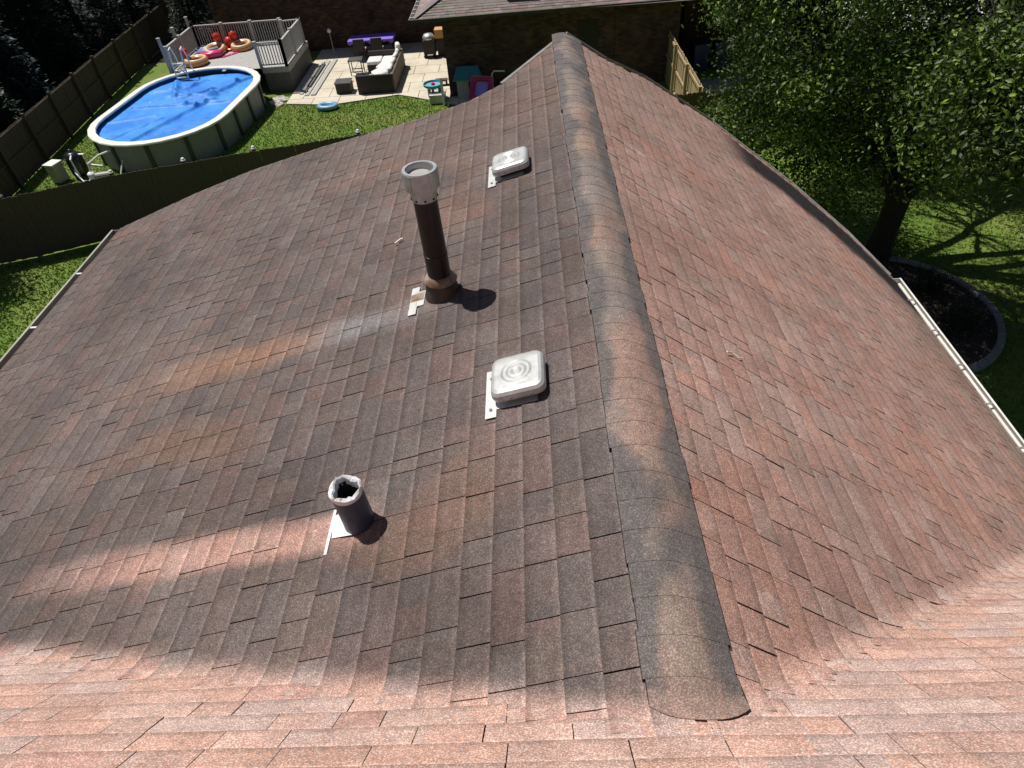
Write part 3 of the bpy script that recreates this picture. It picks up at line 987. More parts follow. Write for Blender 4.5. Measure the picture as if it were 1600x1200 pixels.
q.box((DX0 + .02 - D0.x, (DY0 + DY1) / 2 + .2 - D0.y, .49), (.03, DY1 - DY0 - .5, .96)); q.box((-10.5 - D0.x, DY0 + .03 - D0.y, .49), (1.05, .03, .96))
q.build("skirt", M_compd, dkt)
q = MB(); q.box((-10.5 - D0.x, DY0 - .005 - D0.y, DZ - .11), (1.11, .03, .2)); q.box((DX1 + .005 - D0.x, (DY0 + DY1) / 2 - D0.y, DZ - .11), (.03, DY1 - DY0, .2)); q.build("fascia_board", M_comp, dkt)
def railing(a, b, n_posts, bal=.11, end=True):
    A = Vector(a); B = Vector(b); d = B - A; L = d.length; d.normalize(); ang = math.atan2(d.y, d.x)
    top = MB(); top.beam(A + Vector((0, 0, .94)), B + Vector((0, 0, .94)), .09, .045); ro = top.build("railing", M_comp, dkt)
    lo = MB(); lo.beam(A + Vector((0, 0, .1)), B + Vector((0, 0, .1)), .045, .05); keep(lo.build("bottom_rail", M_comp), ro)
    k = int(L / bal)
    bm = MB(); bm.box((0, 0, .51), (.034, .034, .82), rz=ang); me = bm.mesh("baluster", M_comp)
    for i in range(1, k):
        p = A + d * L * i / k
        o = bpy.data.objects.new("baluster", me); COL.objects.link(o); o.parent = ro; o.location = p
    for i in range(n_posts):
        p = A + d * L * i / max(1, n_posts - 1)
        q = MB(); q.box((p.x, p.y, p.z + .49), (.105, .105, .98), rz=ang); q.box((p.x, p.y, p.z + .995), (.14, .14, .03), rz=ang); q.build("post", M_comp, dkt)
z = DZ
lc = lambda x, y: (x - D0.x, y - D0.y, DZ)
railing(lc(DX0 + .06, DY1 - .06), lc(DX1 - 1.0, DY1 - .06), 4)
railing(lc(DX0 + .06, DY0 + .3), lc(DX0 + .06, DY1 - .06), 3)
railing(lc(DX1 - .06, DY0 + .06), lc(DX1 - .06, DY1 - .25), 3)
railing(lc(-11.08, DY0 + .06), lc(DX1 - .06, DY0 + .06), 2)
railing(lc(DX1 - .85, DY1 - .35), lc(DX1 - .06, DY1 - .25), 2)
for (x, y) in ((DX0 - .03, 29.1), (DX0 - .03, 30.6), (DX0 - .03, 32.2)):
    q = MB(); q.box((x - D0.x, y - D0.y, DZ + .62), (.10, .10, 1.4)); q.box((x - D0.x, y - D0.y, DZ + 1.335), (.13, .13, .03)); q.build("tall_post", M_comp, dkt)
# pool ladder
ld = thing("pool_ladder", "white pool ladder leaning into the far left end of the pool", "ladder", (-14.3, 28.75, .5))
for sx in (-.24, .24):
    q = MB(); q.tube([(sx, -.35, .1), (sx, -.3, .9), (sx, -.15, 1.5), (sx, .05, 1.55), (sx, .2, 1.2), (sx, .3, .6)], .028, 8); q.build("side_rail", M_cap, ld)
for k in range(4):
    q = MB(); q.box((0, -.33 + .02 * k, .2 + .27 * k), (.46, .11, .03)); q.build("tread", M_cap, ld)

# floats on the deck
M_red = mat("red_vinyl", (.62, .045, .02), (.5, .03, .018), 5, .3)
M_tan = mat("tan_vinyl", (.58, .26, .10), (.46, .2, .075), 5, .3)
M_crm = mat("cream_vinyl", (.72, .56, .36), None, rough=.35)
M_pink = mat("pink_vinyl", (.68, .07, .2), (.6, .05, .16), 5, .35)
M_bluw = mat("blue_striped_vinyl", (.12, .16, .42), (.4, .42, .55), 9, .4)
def swim_ring(x, y, r, tilt, label, heady):
    t = thing("inflatable_ring", label, "pool float", (x, y, DZ), 0, "orange inflatable rings on the deck")
    Mt = Matrix.Rotation(tilt, 4, 'X')
    q = MB(); q.tube([Mt @ Vector((r * cos(2 * pi * k / 22), r * sin(2 * pi * k / 22), .14)) for k in range(22)], .135, 10, closed=True); q.build("tube", M_tan, t, smooth=True)
    q = MB(); q.tube([Mt @ Vector(((r + .02) * cos(2 * pi * k / 22), (r + .02) * sin(2 * pi * k / 22), .23)) for k in range(22)], .07, 8, closed=True); q.build("stripe", M_crm, t, smooth=True)
    q = MB(); q.lathe([(0, -.19), (.12, -.15), (.19, 0), (.15, .12), (0, .19)], 14, M=Mt @ Matrix.Translation((heady[0], heady[1], .5))); q.build("head", M_red, t, smooth=True)
    return t
swim_ring(-14.2, 29.95, .38, .0, "orange and cream inflatable ring nearest the pool ladder", (-.45, .1))
swim_ring(-13.85, 31.45, .36, .2, "orange inflatable ring with red head in the middle of the floats", (.1, .4))
swim_ring(-12.75, 31.75, .36, .1, "orange inflatable ring furthest right along the back railing", (-.35, .3))
q = MB(); q.tube([(0, 0, .12), (.5, .1, .14), (.9, .25, .13)], .12, 10); q.tube([(0, .22, .12), (.5, .32, .14), (.9, .47, .13)], .12, 10)
tag(q.build("pool_float", M_pink, loc=(-14.3, 30.6, DZ), smooth=True), "pink and red striped inflatable mattress lying behind the nearest orange ring", "pool float")
q = MB(); q.tube([(0, 0, .1), (.9, .5, .14)], .11, 10); q.tube([(-.1, .22, .1), (.8, .72, .14)], .11, 10); q.tube([(-.2, .44, .1), (.7, .94, .14)], .11, 10)
tag(q.build("pool_float", M_bluw, loc=(-14.6, 31.1, DZ), smooth=True), "blue and white striped inflatable mattress against the left railing", "pool float")
q = MB(); q.lathe([(.0, 0), (.34, .0), (.36, .05), (.32, .10), (0, .1)], 16); q.lathe([(0, .1), (.16, .12), (.2, .35), (.12, .5), (0, .52)], 12)
tag(q.build("pool_float", M_red, loc=(-13.3, 31.85, DZ), smooth=True), "dark red inflatable toy between the two back orange rings", "pool float")
q = MB(); q.beam((0, 0, .02), (.55, .6, .02), .14, .03)
tag(q.build("foam_noodle", M_pink, loc=(-13.35, 30.7, DZ)), "pink foam strip lying flat on the grey deck boards", "foam noodle")

# ------------------------------------------------------------------ patio
M_conc = mat("pale_patio_concrete", (.56, .50, .39), (.47, .42, .325), 3, .9, 0, .15, 40, c3=(.62, .56, .45), scale3=.7)
M_joint = mat("patio_joint", (.30, .27, .21), None, rough=.95)
def in_patio(x, y):
    fr = interp([(-9.9, 27.35), (-8.0, 26.85), (-6.6, 27.15), (-5.3, 27.45), (-4.5, 27.0), (-3.2, 26.1)], x)
    return y > fr
pat = MB()
pl = [(-9.95, 27.3), (-8.0, 26.85), (-6.6, 27.15), (-5.3, 27.45), (-4.5, 27.0), (-3.2, 26.1), (-2.0, 25.6), (-1.0, 25.6), (-1.0, 27.0), (-3.1, 27.0), (-3.1, 34.3), (-9.95, 34.3)]
pat.poly([(x, y, .02) for x, y in pl])
pato = tag(pat.build("patio", M_joint), "pale square slab patio between pool deck and brick house", kind="structure")
rng = random.Random(3)
y = 25.6; row = 0
while y < 34.2:
    h = 1.05
    x = -9.93 + (0 if row % 2 else -.5)
    while x < -1.05:
        wd = 1.1
        x0, x1 = max(x, -9.93), min(x + wd, -3.12 if y + h > 27 else -1.05)
        if x1 - x0 > .1:
            # clip the slab against the curved front edge
            n = 5
            low = [(x0 + .012 + (x1 - x0 - .024) * k / n, max(y + .012, interp([(a, b) for a, b in pl[:8]], x0 + (x1 - x0) * k / n))) for k in range(n + 1)]
            yt = min(y + h - .012, 34.28)
            low = [(a, min(b, yt)) for a, b in low]
            if sum(yt - b for a, b in low) > .3:
                zt = .045 + rng.uniform(-.003, .003)
                q = MB()
                ring = low + [(x1 - .012, yt), (x0 + .012, yt)]
                q.poly([(a, b, zt) for a, b in ring])
                for (a, b) in zip(ring, ring[1:] + ring[:1]):
                    q.poly([(b[0], b[1], zt), (a[0], a[1], zt), (a[0], a[1], .015), (b[0], b[1], .015)])
                keep(q.build("slab", M_conc), pato)
        x += wd
    y += h; row += 1

M_wick = mat("dark_wicker", (.035, .028, .024), (.022, .018, .016), 60, .7, 0, .6, 90)
M_wickl = mat("bounce_lit_wicker", (.16, .13, .10), (.11, .09, .07), 50, .75, 0, .5, 90)  # bounce light on the sofa's right panel is put into this colour
M_cush = mat("white_cushion", (.74, .73, .70), (.66, .65, .62), 3, .85, 0, .3, 8)
def cushion(c, d, parent, name="cushion", rz=0, tilt=None):
    q = MB(); q.box((0, 0, 0), d); o = q.build(name, M_cush, parent, bevel=min(d) * .35, smooth=True)
    o.location = c; o.rotation_euler = tilt or (0, 0, rz); return o
so = thing("sectional_sofa", "L shaped dark wicker sofa with white cushions on the patio", "sofa", (-6.2, 29.4, .045))
def b1(name, c, d, m, bev=.02):
    q = MB(); q.box(c, d); return q.build(name, m, so, bevel=bev)
b1("base", (.32, .0, .18), (.9, 3.25, .32), M_wick); b1("base", (-.38, -1.28, .18), (.48, .7, .32), M_wick); b1("base", (-.45, 1.25, .18), (.65, .8, .32), M_wick)
b1("backrest", (.72, 0, .36), (.12, 3.3, .72), M_wickl); b1("backrest", (-.38, -1.62, .36), (.78, .12, .72), M_wick); b1("backrest", (.36, -1.62, .36), (.72, .12, .715), M_wick)
b1("backrest", (-.05, 1.62, .36), (1.45, .1, .68), M_wick)
for yy in (-1.1, -.35, .4, 1.15): cushion((.28, yy, .42), (.78, .73, .16), so)
cushion((-.45, 1.2, .42), (.62, .75, .16), so); cushion((-.40, -1.2, .42), (.45, .7, .16), so)
for yy in (-1.05, -.3, .45, 1.2): cushion((.58, yy, .66), (.16, .68, .4), so, "back_cushion", tilt=(0, radians(12), random.uniform(-.1, .1)))
cushion((.1, -.9, .56), (.6, .5, .14), so, "throw_pillow", tilt=(.25, -.2, .5)); cushion((.62, 1.35, .86), (.2, .34, .34), so, "throw_pillow", tilt=(.2, .1, .3)); cushion((.15, -.3, .54), (.5, .4, .14), so, "throw_pillow", tilt=(.1, .3, -.4))
ot = thing("wicker_ottoman", "dark wicker cube ottoman with grey top left of the sofa", "ottoman", (-7.62, 28.2, .045))
q = MB(); q.box((0, 0, .2), (.62, .55, .4)); q.build("base", M_wick, ot, bevel=.015)
q = MB(); q.box((0, 0, .425), (.66, .59, .05)); q.build("top", mat("grey_glass_top", (.14, .14, .14), (.1, .1, .1), 4, .25), ot, bevel=.01)
st = thing("side_table", "tall dark metal side table with glass top beside white cushions", "table", (-7.45, 30.35, .045))
q = MB(); q.box((0, 0, .6), (.6, .5, .06)); q.build("table_top", MATS["grey_glass_top"], st, bevel=.01)
for sx in (-.26, .26):
    for sy in (-.21, .21):
        q = MB(); q.box((sx, sy, .29), (.035, .035, .57)); q.build("leg", M_wick, st)
for sy in (-.21, .21):
    q = MB(); q.box((0, sy, .15), (.5, .03, .03)); q.build("stretcher", M_wick, st)
# purple table
M_purp = mat("purple_tablecloth", (.24, .15, .62), (.2, .12, .54), 6, .6)
pt = thing("patio_table", "long table under a bright purple plastic tablecloth at the back of the patio", "table", (-7.12, 33.0, .045))
q = MB(); q.box((0, 0, .71), (2.0, .95, .03)); q.build("table_top", M_wick, pt)
for sx in (-.85, .85):
    for sy in (-.38, .38):
        q = MB(); q.box((sx, sy, .35), (.06, .06, .7)); q.build("leg", M_wick, pt)
q = MB()
nx = 24
def cz(i): return .10 + .05 * sin(i * 1.7) + .04 * sin(i * .6)
q.poly([(-1.05, -.5, .735), (1.05, -.5, .735), (1.05, .5, .735), (-1.05, .5, .735)])
for i in range(nx):
    xa, xb = -1.05 + 2.1 * i / nx, -1.05 + 2.1 * (i + 1) / nx
    q.poly([(xa, -.5 - .02 * (i % 2), .735 - cz(i)), (xb, -.5 - .02 * ((i + 1) % 2), .735 - cz(i + 1)), (xb, -.5, .735), (xa, -.5, .735)])
for sx in (-1.05, 1.05):
    q.poly([(sx, -.5, .735), (sx, .5, .735), (sx * 1.01, .5, .6), (sx * 1.01, -.5, .6)])
q.build("tablecloth", M_purp, pt)
def chair(x, y, rz, label):
    t = thing("patio_chair", label, "chair", (x, y, .045), rz, "dark chairs at the purple table")
    q = MB(); q.box((0, 0, .42), (.5, .48, .05)); q.build("seat", M_wick, t)
    q = MB(); q.box((0, 0, .465), (.46, .44, .05)); q.build("cushion", mat("pale_grey_fabric", (.4, .4, .38), None, rough=.9), t, bevel=.015)
    q = MB(); q.box((0, -.24, .68), (.5, .05, .5)); q.build("backrest", M_wick, t)
    for sx in (-.22, .22):
        for sy in (-.21, .21):
            q = MB(); q.box((sx, sy, .2), (.04, .04, .4)); q.build("leg", M_wick, t)
    return t
chair(-7.55, 32.25, 0, "dark patio chair tucked under the left half of the purple table")
chair(-6.75, 32.3, 0, "dark patio chair tucked under the right half of the purple table")
q = MB(); 
for k in range(7): q.box((random.uniform(-.2, .2), random.uniform(-.2, .2), .03 + .01 * k), (.22, .16, .02), rz=random.uniform(0, 3))
tag(q.build("towel", mat("coral_cloth", (.6, .18, .13), (.7, .36, .3), 9, .9), loc=(-7.75, 29.25, .045)), "crumpled coral cloth on the patio slabs below the side table", "towel")
# planks
rngp = random.Random(5)
for i, (xa, ya, xb, yb, zz, lab) in enumerate(((-9.5, 28.2, -9.42, 32.3, .06, "long dark grey plank nearest the deck skirt on the patio edge"), (-9.22, 28.0, -9.18, 32.4, .06, "second grey plank from the deck, partly under a dark rail"),
        (-8.95, 28.0, -8.9, 32.5, .07, "widest pale grey plank lying furthest from the deck"), (-9.32, 28.9, -9.28, 31.8, .13, "short dark rail lying on top of the grey planks"))):
    q = MB(); q.beam((xa, ya, zz), (xb, yb, zz), .2 if i == 2 else .14, .05)
    tag(q.build("plank", M_comp if i != 3 else M_compd), lab, "plank", "grey planks stacked beside the deck")
# lamp stake
t = thing("garden_lamp", "thin pole lamp standing in the shade left of the purple table", "lamp", (-9.1, 33.3, .045))
q = MB(); q.tube([(0, 0, 0), (0, 0, .95)], .018, 6); q.build("pole", M_alum, t)
q = MB(); q.lathe([(.03, .95), (.09, 1.0), (.10, 1.08), (.05, 1.14), (0, 1.15)], 10); q.build("lamp_head", M_cap, t)
# kid toys
M_teal = mat("teal_plastic", (.03, .26, .27), (.025, .2, .21), 4, .4)
M_sky = mat("light_blue_plastic", (.04, .25, .5), (.35, .55, .68), 4, .4)
t = thing("wading_ring", "light blue and white inflatable ring lying on the grass before the patio", "pool toy", (-8.0, 26.5, .03))
q = MB(); q.tube([(.34 * cos(2 * pi * k / 20), .24 * sin(2 * pi * k / 20), .09) for k in range(20)], .09, 10, closed=True); q.build("tube", M_sky, t, smooth=True)
q = MB(); q.lathe([(0, .03), (.3, .03), (.3, .04), (0, .04)], 16); q.build("floor", mat("white_vinyl", (.75, .78, .8), None, rough=.4), t)
t = thing("water_table", "round teal toy water table on grey legs at the patio corner", "water table", (-3.72, 26.75, .045))
q = MB(); q.lathe([(.0, .44), (.3, .44), (.38, .5), (.40, .58), (.36, .58), (.33, .5), (0, .48)], 20); q.build("basin", mat("teal_toy_plastic", (.03, .27, .36), (.04, .33, .42), 4, .4), t)
q = MB(); q.lathe([(.0, .515), (.32, .515)], 20); q.build("water", mat("toy_water", (.25, .42, .5), None, rough=.1), t)
q = MB(); q.lathe([(0, .5), (.08, .52), (.06, .6), (0, .61)], 10); q.build("toy", M_pink, t)
for k in range(3):
    a = 2 * pi * k / 3 + .5; q = MB(); q.box((.24 * cos(a), .24 * sin(a), .22), (.09, .09, .44), rz=a); q.build("leg", mat("grey_plastic", (.3, .3, .31), (.25, .25, .26), 5, .5), t)
q = MB(); q.box((-3.55, 26.35, .2), (.62, .4, .34)); tag(q.build("storage_box", M_alum, bevel=.02), "grey box with pale lid standing under the teal water table", "box")
q = MB(); q.box((-3.3, 26.05, .5), (.09, .09, 1.0)); tag(q.build("wooden_post", M_rim), "short pale post at the patio corner beside the water table", "post")
q = MB(); q.box((0, 0, .2), (.5, .28, .05)); q.box((-.2, 0, .09), (.05, .26, .18)); q.box((.2, 0, .09), (.05, .26, .18)); tag(q.build("step_stool", M_fence, loc=(-3.55, 28.2, .045)), "small brown wooden step stool by the brick wall corner", "stool")
# grill and wooden box
t = thing("barbecue_cart", "dark cart with a pale lid beside the left brick corner", "barbecue", (-4.35, 32.0, .045))
q = MB(); q.box((0, 0, .45), (.55, .5, .6)); q.build("cabinet", M_wick, t, bevel=.02)
q = MB(); q.lathe([(.0, .98), (.2, .95), (.27, .85), (.28, .76), (0, .76)], 14); q.build("lid", M_alum, t, smooth=True)
for sx in (-.2, .2):
    q = MB(); q.lathe([(.0, -.02), (.09, -.02), (.09, .02), (0, .02)], 12, M=Matrix.Translation((sx, -.25, .09)) @ Matrix.Rotation(pi / 2, 4, 'X')); q.build("wheel", M_black, t)
t = thing("wooden_crate", "orange wooden crate on a dark stand against the brick house", "crate", (-3.75, 32.1, .045))
q = MB(); q.box((0, 0, .95), (.6, .5, .35)); q.build("crate", mat("orange_timber", (.62, .36, .13), (.5, .28, .1), 6, .7), t, bevel=.01)
q = MB(); q.box((0, 0, .38), (.5, .42, .76)); q.build("stand", M_wick, t)
# playhouse
t = thing("toy_playhouse", "small white toy playhouse with teal roof against the brick wall", "playhouse", (-2.3, 26.75, .045))
q = MB(); q.box((0, 0, .38), (.92, .5, .76)); q.build("wall", mat("cream_plastic", (.55, .52, .46), (.48, .46, .41), 3, .5), t)
q = MB()
q.poly([(-.56, -.36, .74), (.56, -.36, .74), (.40, 0, 1.12), (-.40, 0, 1.12)]); q.poly([(-.56, .36, .74), (-.40, 0, 1.12), (.40, 0, 1.12), (.56, .36, .74)])
q.poly([(-.56, -.36, .74), (-.40, 0, 1.12), (-.56, .36, .74)]); q.poly([(.56, -.36, .74), (.56, .36, .74), (.40, 0, 1.12)])
q.box((0, -.37, .735), (1.16, .04, .06)); q.build("roof", M_teal, t)
q = MB(); q.box((.12, -.255, .3), (.24, .012, .48)); q.lathe([(0, -.006), (.12, -.006), (.12, .006), (0, .006)], 16, M=Matrix.Translation((.12, -.255, .54)) @ Matrix.Rotation(pi / 2, 4, 'X')); q.build("door", mat("maroon_plastic", (.10, .02, .03), None, rough=.5), t)
t = thing("toy_wagon", "pink toy tub leaning on its side with purple inside by the gable rake", "toy", (-1.75, 26.0, .045), -.3)
Mq = Matrix.Rotation(radians(52), 4, 'X')
def tub(hx, hy, z0, z1, name, m):
    q = MB(); a = rounded_square(hx, hy, .12); b = rounded_square(hx + .05, hy + .05, .14)
    for k in range(len(a)):
        k2 = (k + 1) % len(a)
        q.poly([Mq @ Vector((*a[k], z0)), Mq @ Vector((*a[k2], z0)), Mq @ Vector((*b[k2], z1)), Mq @ Vector((*b[k], z1))])
    q.poly([Mq @ Vector((*p, z0)) for p in a]); q.v = [(x, y, z + .45) for x, y, z in q.v]
    return q.build(name, m, t)
tub(.42, .42, 0, .16, "tub", mat("pink_plastic", (.72, .16, .36), (.66, .12, .3), 3, .4)); tub(.30, .30, .02, .10, "inner_tray", mat("magenta_plastic", (.7, .06, .22), None, rough=.4)); tub(.2, .22, .05, .12, "seat", mat("lilac_plastic", (.33, .25, .68), None, rough=.4))
q = MB(); q.tube([(0, 0, 0), (0, 0, .9), (.1, 0, 1.0), (.5, .05, .95)], .03, 8); tag(q.build("toy_arch", M_cap, loc=(-1.35, 26.35, .045)), "white bent tube toy just right of the pink tub", "toy")
# pale stones by the pool
for i, (x, y, s, lab) in enumerate(((-10.4, 28.0, .3, "largest pale flat stone between pool and patio"), (-10.2, 27.3, .2, "pale stone nearest the grass edge by the pool"), (-10.45, 27.55, .24, "pale stone close to the pool wall"), (-10.05, 27.75, .18, "smallest pale stone beside the patio corner"))):
    q = MB(); q.lathe([(0, 0), (s, .0), (s * .9, .06), (s * .5, .09), (0, .1)], 9, jitter=.03)
    tag(q.build("flat_stone", M_alumw if False else mat("pale_stone", (.5, .47, .42), (.4, .38, .33), 8, .9), loc=(x, y, 0)), lab, "stone", "pale stones beside the pool")

# ------------------------------------------------------------------ neighbour's brick house
def brick_material():
    m = bpy.data.materials.new("dark_brick"); m.use_nodes = True
    N = m.node_tree.nodes; L = m.node_tree.links; p = N['Principled BSDF']; p.inputs['Roughness'].default_value = .9
    tc = N.new('ShaderNodeTexCoord'); sp = N.new('ShaderNodeSeparateXYZ'); L.new(tc.outputs['Object'], sp.inputs[0])
    ad = N.new('ShaderNodeMath'); L.new(sp.outputs[0], ad.inputs[0]); L.new(sp.outputs[1], ad.inputs[1])
    cb = N.new('ShaderNodeCombineXYZ'); L.new(ad.outputs[0], cb.inputs[0]); L.new(sp.outputs[2], cb.inputs[1])
    b = N.new('ShaderNodeTexBrick'); b.inputs['Scale'].default_value = 4.2; b.inputs['Brick Width'].default_value = .95; b.inputs['Row Height'].default_value = .34; b.inputs['Mortar Size'].default_value = .03
    b.inputs['Color1'].default_value = (.13, .062, .036, 1); b.inputs['Color2'].default_value = (.04, .022, .015, 1); b.inputs['Mortar'].default_value = (.09, .075, .06, 1)
    L.new(cb.outputs[0], b.inputs['Vector'])
    n = N.new('ShaderNodeTexNoise'); n.inputs['Scale'].default_value = 2.2; n.inputs['Detail'].default_value = 5; L.new(tc.outputs['Object'], n.inputs['Vector'])
    r = N.new('ShaderNodeMapRange'); r.inputs[1].default_value = .3; r.inputs[2].default_value = .7; r.inputs[3].default_value = .6; r.inputs[4].default_value = 1.4; L.new(n.outputs[0], r.inputs[0])
    c2 = N.new('ShaderNodeCombineColor')
    for i in range(3): L.new(r.outputs[0], c2.inputs[i])
    x = N.new('ShaderNodeMix'); x.data_type = 'RGBA'; x.blend_type = 'MULTIPLY'; x.inputs[0].default_value = 1
    L.new(b.outputs['Color'], x.inputs[6]); L.new(c2.outputs[0], x.inputs[7]); L.new(x.outputs[2], p.inputs['Base Color'])
    bp = N.new('ShaderNodeBump'); bp.inputs['Strength'].default_value = .6; bp.inputs['Distance'].default_value = .02; bp.invert = True
    L.new(b.outputs['Fac'], bp.inputs['Height']); L.new(bp.outputs[0], p.inputs['Normal'])
    return m
M_brick = brick_material()
nh = thing("brick_house", "dark brick neighbour house with hipped grey shingle roof behind the patio", "house")
w = MB(); w.box((1.35, 30.7, 1.55), (8.9, 7.4, 3.1)); w.build("wall", M_brick, nh)
w = MB(); w.box((-5.45, 38.5, 1.55), (18.5, 8.4, 3.1)); w.build("wall", M_brick, nh)
for (xa, xb, dpt) in ((-3.1, -1.25, .07), (.85, 1.95, .05), (3.4, 5.8, .06)):
    w = MB(); w.box(((xa + xb) / 2, 27.0 - dpt / 2 - .001, 1.5), (xb - xa, dpt, 3.0)); w.build("pilaster", M_brick, nh)
w = MB(); w.box((2.25, 26.985, 1.2), (1.0, .02, 2.4)); do = w.build("door", mat("dark_door", (.012, .011, .01), None, rough=.5), nh)
w = MB(); w.lathe([(0, .0), (.03, .0), (.03, .05), (0, .06)], 8, M=Matrix.Translation((2.62, 26.97, 1.05)) @ Matrix.Rotation(pi / 2, 4, 'X')); w.build("handle", M_alum, do)
# roof of the wing
EX0, EX1, EY0, EY1, EZ = -4.05, 6.6, 26.3, 35.5, 3.0
rise = .42
rf = MB()
M_rg = mat("grey_brown_shingle", (.2, .165, .15), (.15, .125, .115), 5, .95, 0, .2, 60, c3=(.23, .2, .185), scale3=1.3)
cx = (EY1 - EY0) / 2
apexL = (EX0 + cx, EY0 + cx, EZ + cx * rise); apexR = (EX1 + 3, EY0 + cx, EZ + cx * rise)
rf.poly([(EX0, EY0, EZ), (EX1 + 3, EY0 + .33, EZ), apexR, apexL]); rf.poly([(EX0, EY1, EZ), (EX0, EY0, EZ), apexL]); rf.poly([(EX1 + 3, EY1, EZ), (EX0, EY1, EZ), apexL, apexR])
rf.poly([(EX0, EY0, EZ - .02), (EX0, EY1, EZ - .02), (EX1 + 3, EY1, EZ - .02), (EX1 + 3, EY0, EZ - .02)])
rfo = rf.build("roof", M_rg, nh)
# courses as real strips
cs = MB(); cs.hc = True
ncs = 26
for k in range(ncs):
    t0, t1 = k * .13, (k + 1) * .13
    y0, y1 = EY0 + t0, EY0 + t1
    x = EX0 + t0 + .05
    while x < 5.5:
        wd = random.uniform(.25, .4); c = random.choice(((.2, .16, .145), (.17, .14, .13), (.23, .185, .17), (.155, .13, .12))); c = tuple(q * random.uniform(.9, 1.1) for q in c)
        dyy = .33 * (x - EX0) / (EX1 + 3 - EX0)
        cs.poly([(x, y0 + dyy, EZ + t0 * rise + .022), (x + wd - .01, y0 + dyy, EZ + t0 * rise + .022), (x + wd - .01, y1 + dyy, EZ + t1 * rise + .008), (x, y1 + dyy, EZ + t1 * rise + .008)], c, [(0, .5)] * 4)
        cs.poly([(x, y0 + dyy, EZ + t0 * rise), (x + wd - .01, y0 + dyy, EZ + t0 * rise), (x + wd - .01, y0 + dyy, EZ + t0 * rise + .022), (x, y0 + dyy, EZ + t0 * rise + .022)], tuple(q * .4 for q in c), [(0, .5)] * 4)
        x += wd
    y = EY0 + t0 + .05
    while y < 33:
        wd = random.uniform(.25, .4); c = random.choice(((.24, .19, .175), (.2, .165, .155), (.27, .215, .2)))
        xx0, xx1 = EX0 + t0, EX0 + t1
        cs.poly([(xx0, y + wd - .01, EZ + t0 * rise + .022), (xx0, y, EZ + t0 * rise + .022), (xx1, y, EZ + t1 * rise + .008), (xx1, y + wd - .01, EZ + t1 * rise + .008)], c, [(0, .5)] * 4)
        y += wd
tag(keep(cs.build("shingles", M_shingle), rfo), "grey brown shingles of the neighbour roof", kind="stuff")
hc = MB(); hc.beam((EX0 + .02, EY0 + .02, EZ + .04), (apexL[0], apexL[1], apexL[2] + .04), .2, .03); keep(hc.build("hip_cap", M_rg), rfo)
hc = MB(); hc.box((0, 0, 0), (1.15, .9, .2), M=Matrix.Rotation(math.atan(rise), 4, 'X').to_3x3()); hc.v = [(x + -.05, y + 27.35, z + EZ + 1.05 * rise + .1) for x, y, z in hc.v]
keep(hc.build("skylight", mat("black_skylight", (.012, .013, .016), None, rough=.25)), rfo)
gt = MB(); gt.beam((EX0 - .1, EY0 - .06, EZ - .03), (EX1, EY0 + .19, EZ - .03), .11, .11); gt.beam((EX0 - .07, EY0 - .06, EZ - .03), (EX0 - .07, EY1, EZ - .03), .11, .11); gt.build("gutter", mat("dark_gutter_paint", (.05, .045, .04), (.04, .036, .032), 5, .5), nh)
gt = MB()
gt.beam((EX0 - .1, EY0 - .125, EZ + .03), (EX1, EY0 + .125, EZ + .03), .02, .02); gt.beam((EX0 - .135, EY0 - .12, EZ + .03), (EX0 - .135, EY1, EZ + .03), .02, .02); gt.build("gutter_lip", M_gutg, nh)
for k in range(7):
    hh = MB(); hh.box((EX0 - .07, EY0 + .2 + .55 * k, EZ + .035), (.12, .05, .012)); hh.build("gutter_hanger", M_gutw, nh)
# main roof of the neighbour, beyond the top of the picture
rf = MB(); rf.poly([(-15.3, 33.5, 3.05), (-4.5, 33.5, 3.05), (-4.5, 38.5, 5.2), (-15.3, 38.5, 5.2)]); rf.poly([(-15.3, 38.5, 5.2), (5, 38.5, 5.2), (5, 43.4, 3.05), (-15.3, 43.4, 3.05)]); rf.poly([(-15.3, 33.5, 3.05), (-15.3, 38.5, 5.2), (-15.3, 43.4, 3.05)])
rf.poly([(-15.3, 33.5, 3.03), (-15.3, 43.4, 3.03), (4, 43.4, 3.03), (4, 33.5, 3.03)])
rf.build("roof", M_rg, nh)

# bins
M_bin = mat("navy_bin_plastic", (.02, .04, .12), (.016, .03, .09), 4, .4)
def bin_(x, y, rz, label):
    t = thing("wheelie_bin", label, "bin", (x, y, 0), rz, "navy bins behind the side fence")
    q = MB()
    a = [(-.26, -.3), (.26, -.3), (.26, .3), (-.26, .3)]; b = [(-.31, -.37), (.31, -.37), (.31, .37), (-.31, .37)]
    for k in range(4):
        k2 = (k + 1) % 4; q.poly([(*a[k], .06), (*a[k2], .06), (*b[k2], 1.0), (*b[k], 1.0)])
    q.poly([(*p, .06) for p in reversed(a)]); q.build("body", M_bin, t)
    q = MB(); q.box((0, 0, 1.03), (.66, .78, .06)); q.box((0, .42, 1.0), (.5, .08, .05)); q.build("lid", M_bin, t, bevel=.015)
    for sx in (-.27, .27):
        q = MB(); q.lathe([(0, -.03), (.11, -.03), (.11, .03), (0, .03)], 12, M=Matrix.Translation((sx, .3, .11)) @ Matrix.Rotation(pi / 2, 4, 'Y')); q.build("wheel", M_black, t)
bin_(6.9, 28.0, .1, "navy wheelie bin nearest the pale side fence")
bin_(7.8, 28.1, -.05, "navy wheelie bin further right, half behind the tree leaves")
g = MB(); g.poly([(5.6, 25.2, .012), (12, 25.2, .012), (12, 27.0, .012), (5.85, 27.0, .012)]); tag(g.build("path", mat("grey_path_concrete", (.3, .3, .29), (.24, .24, .23), 3, .9)), "grey concrete path in front of the bins", kind="structure")
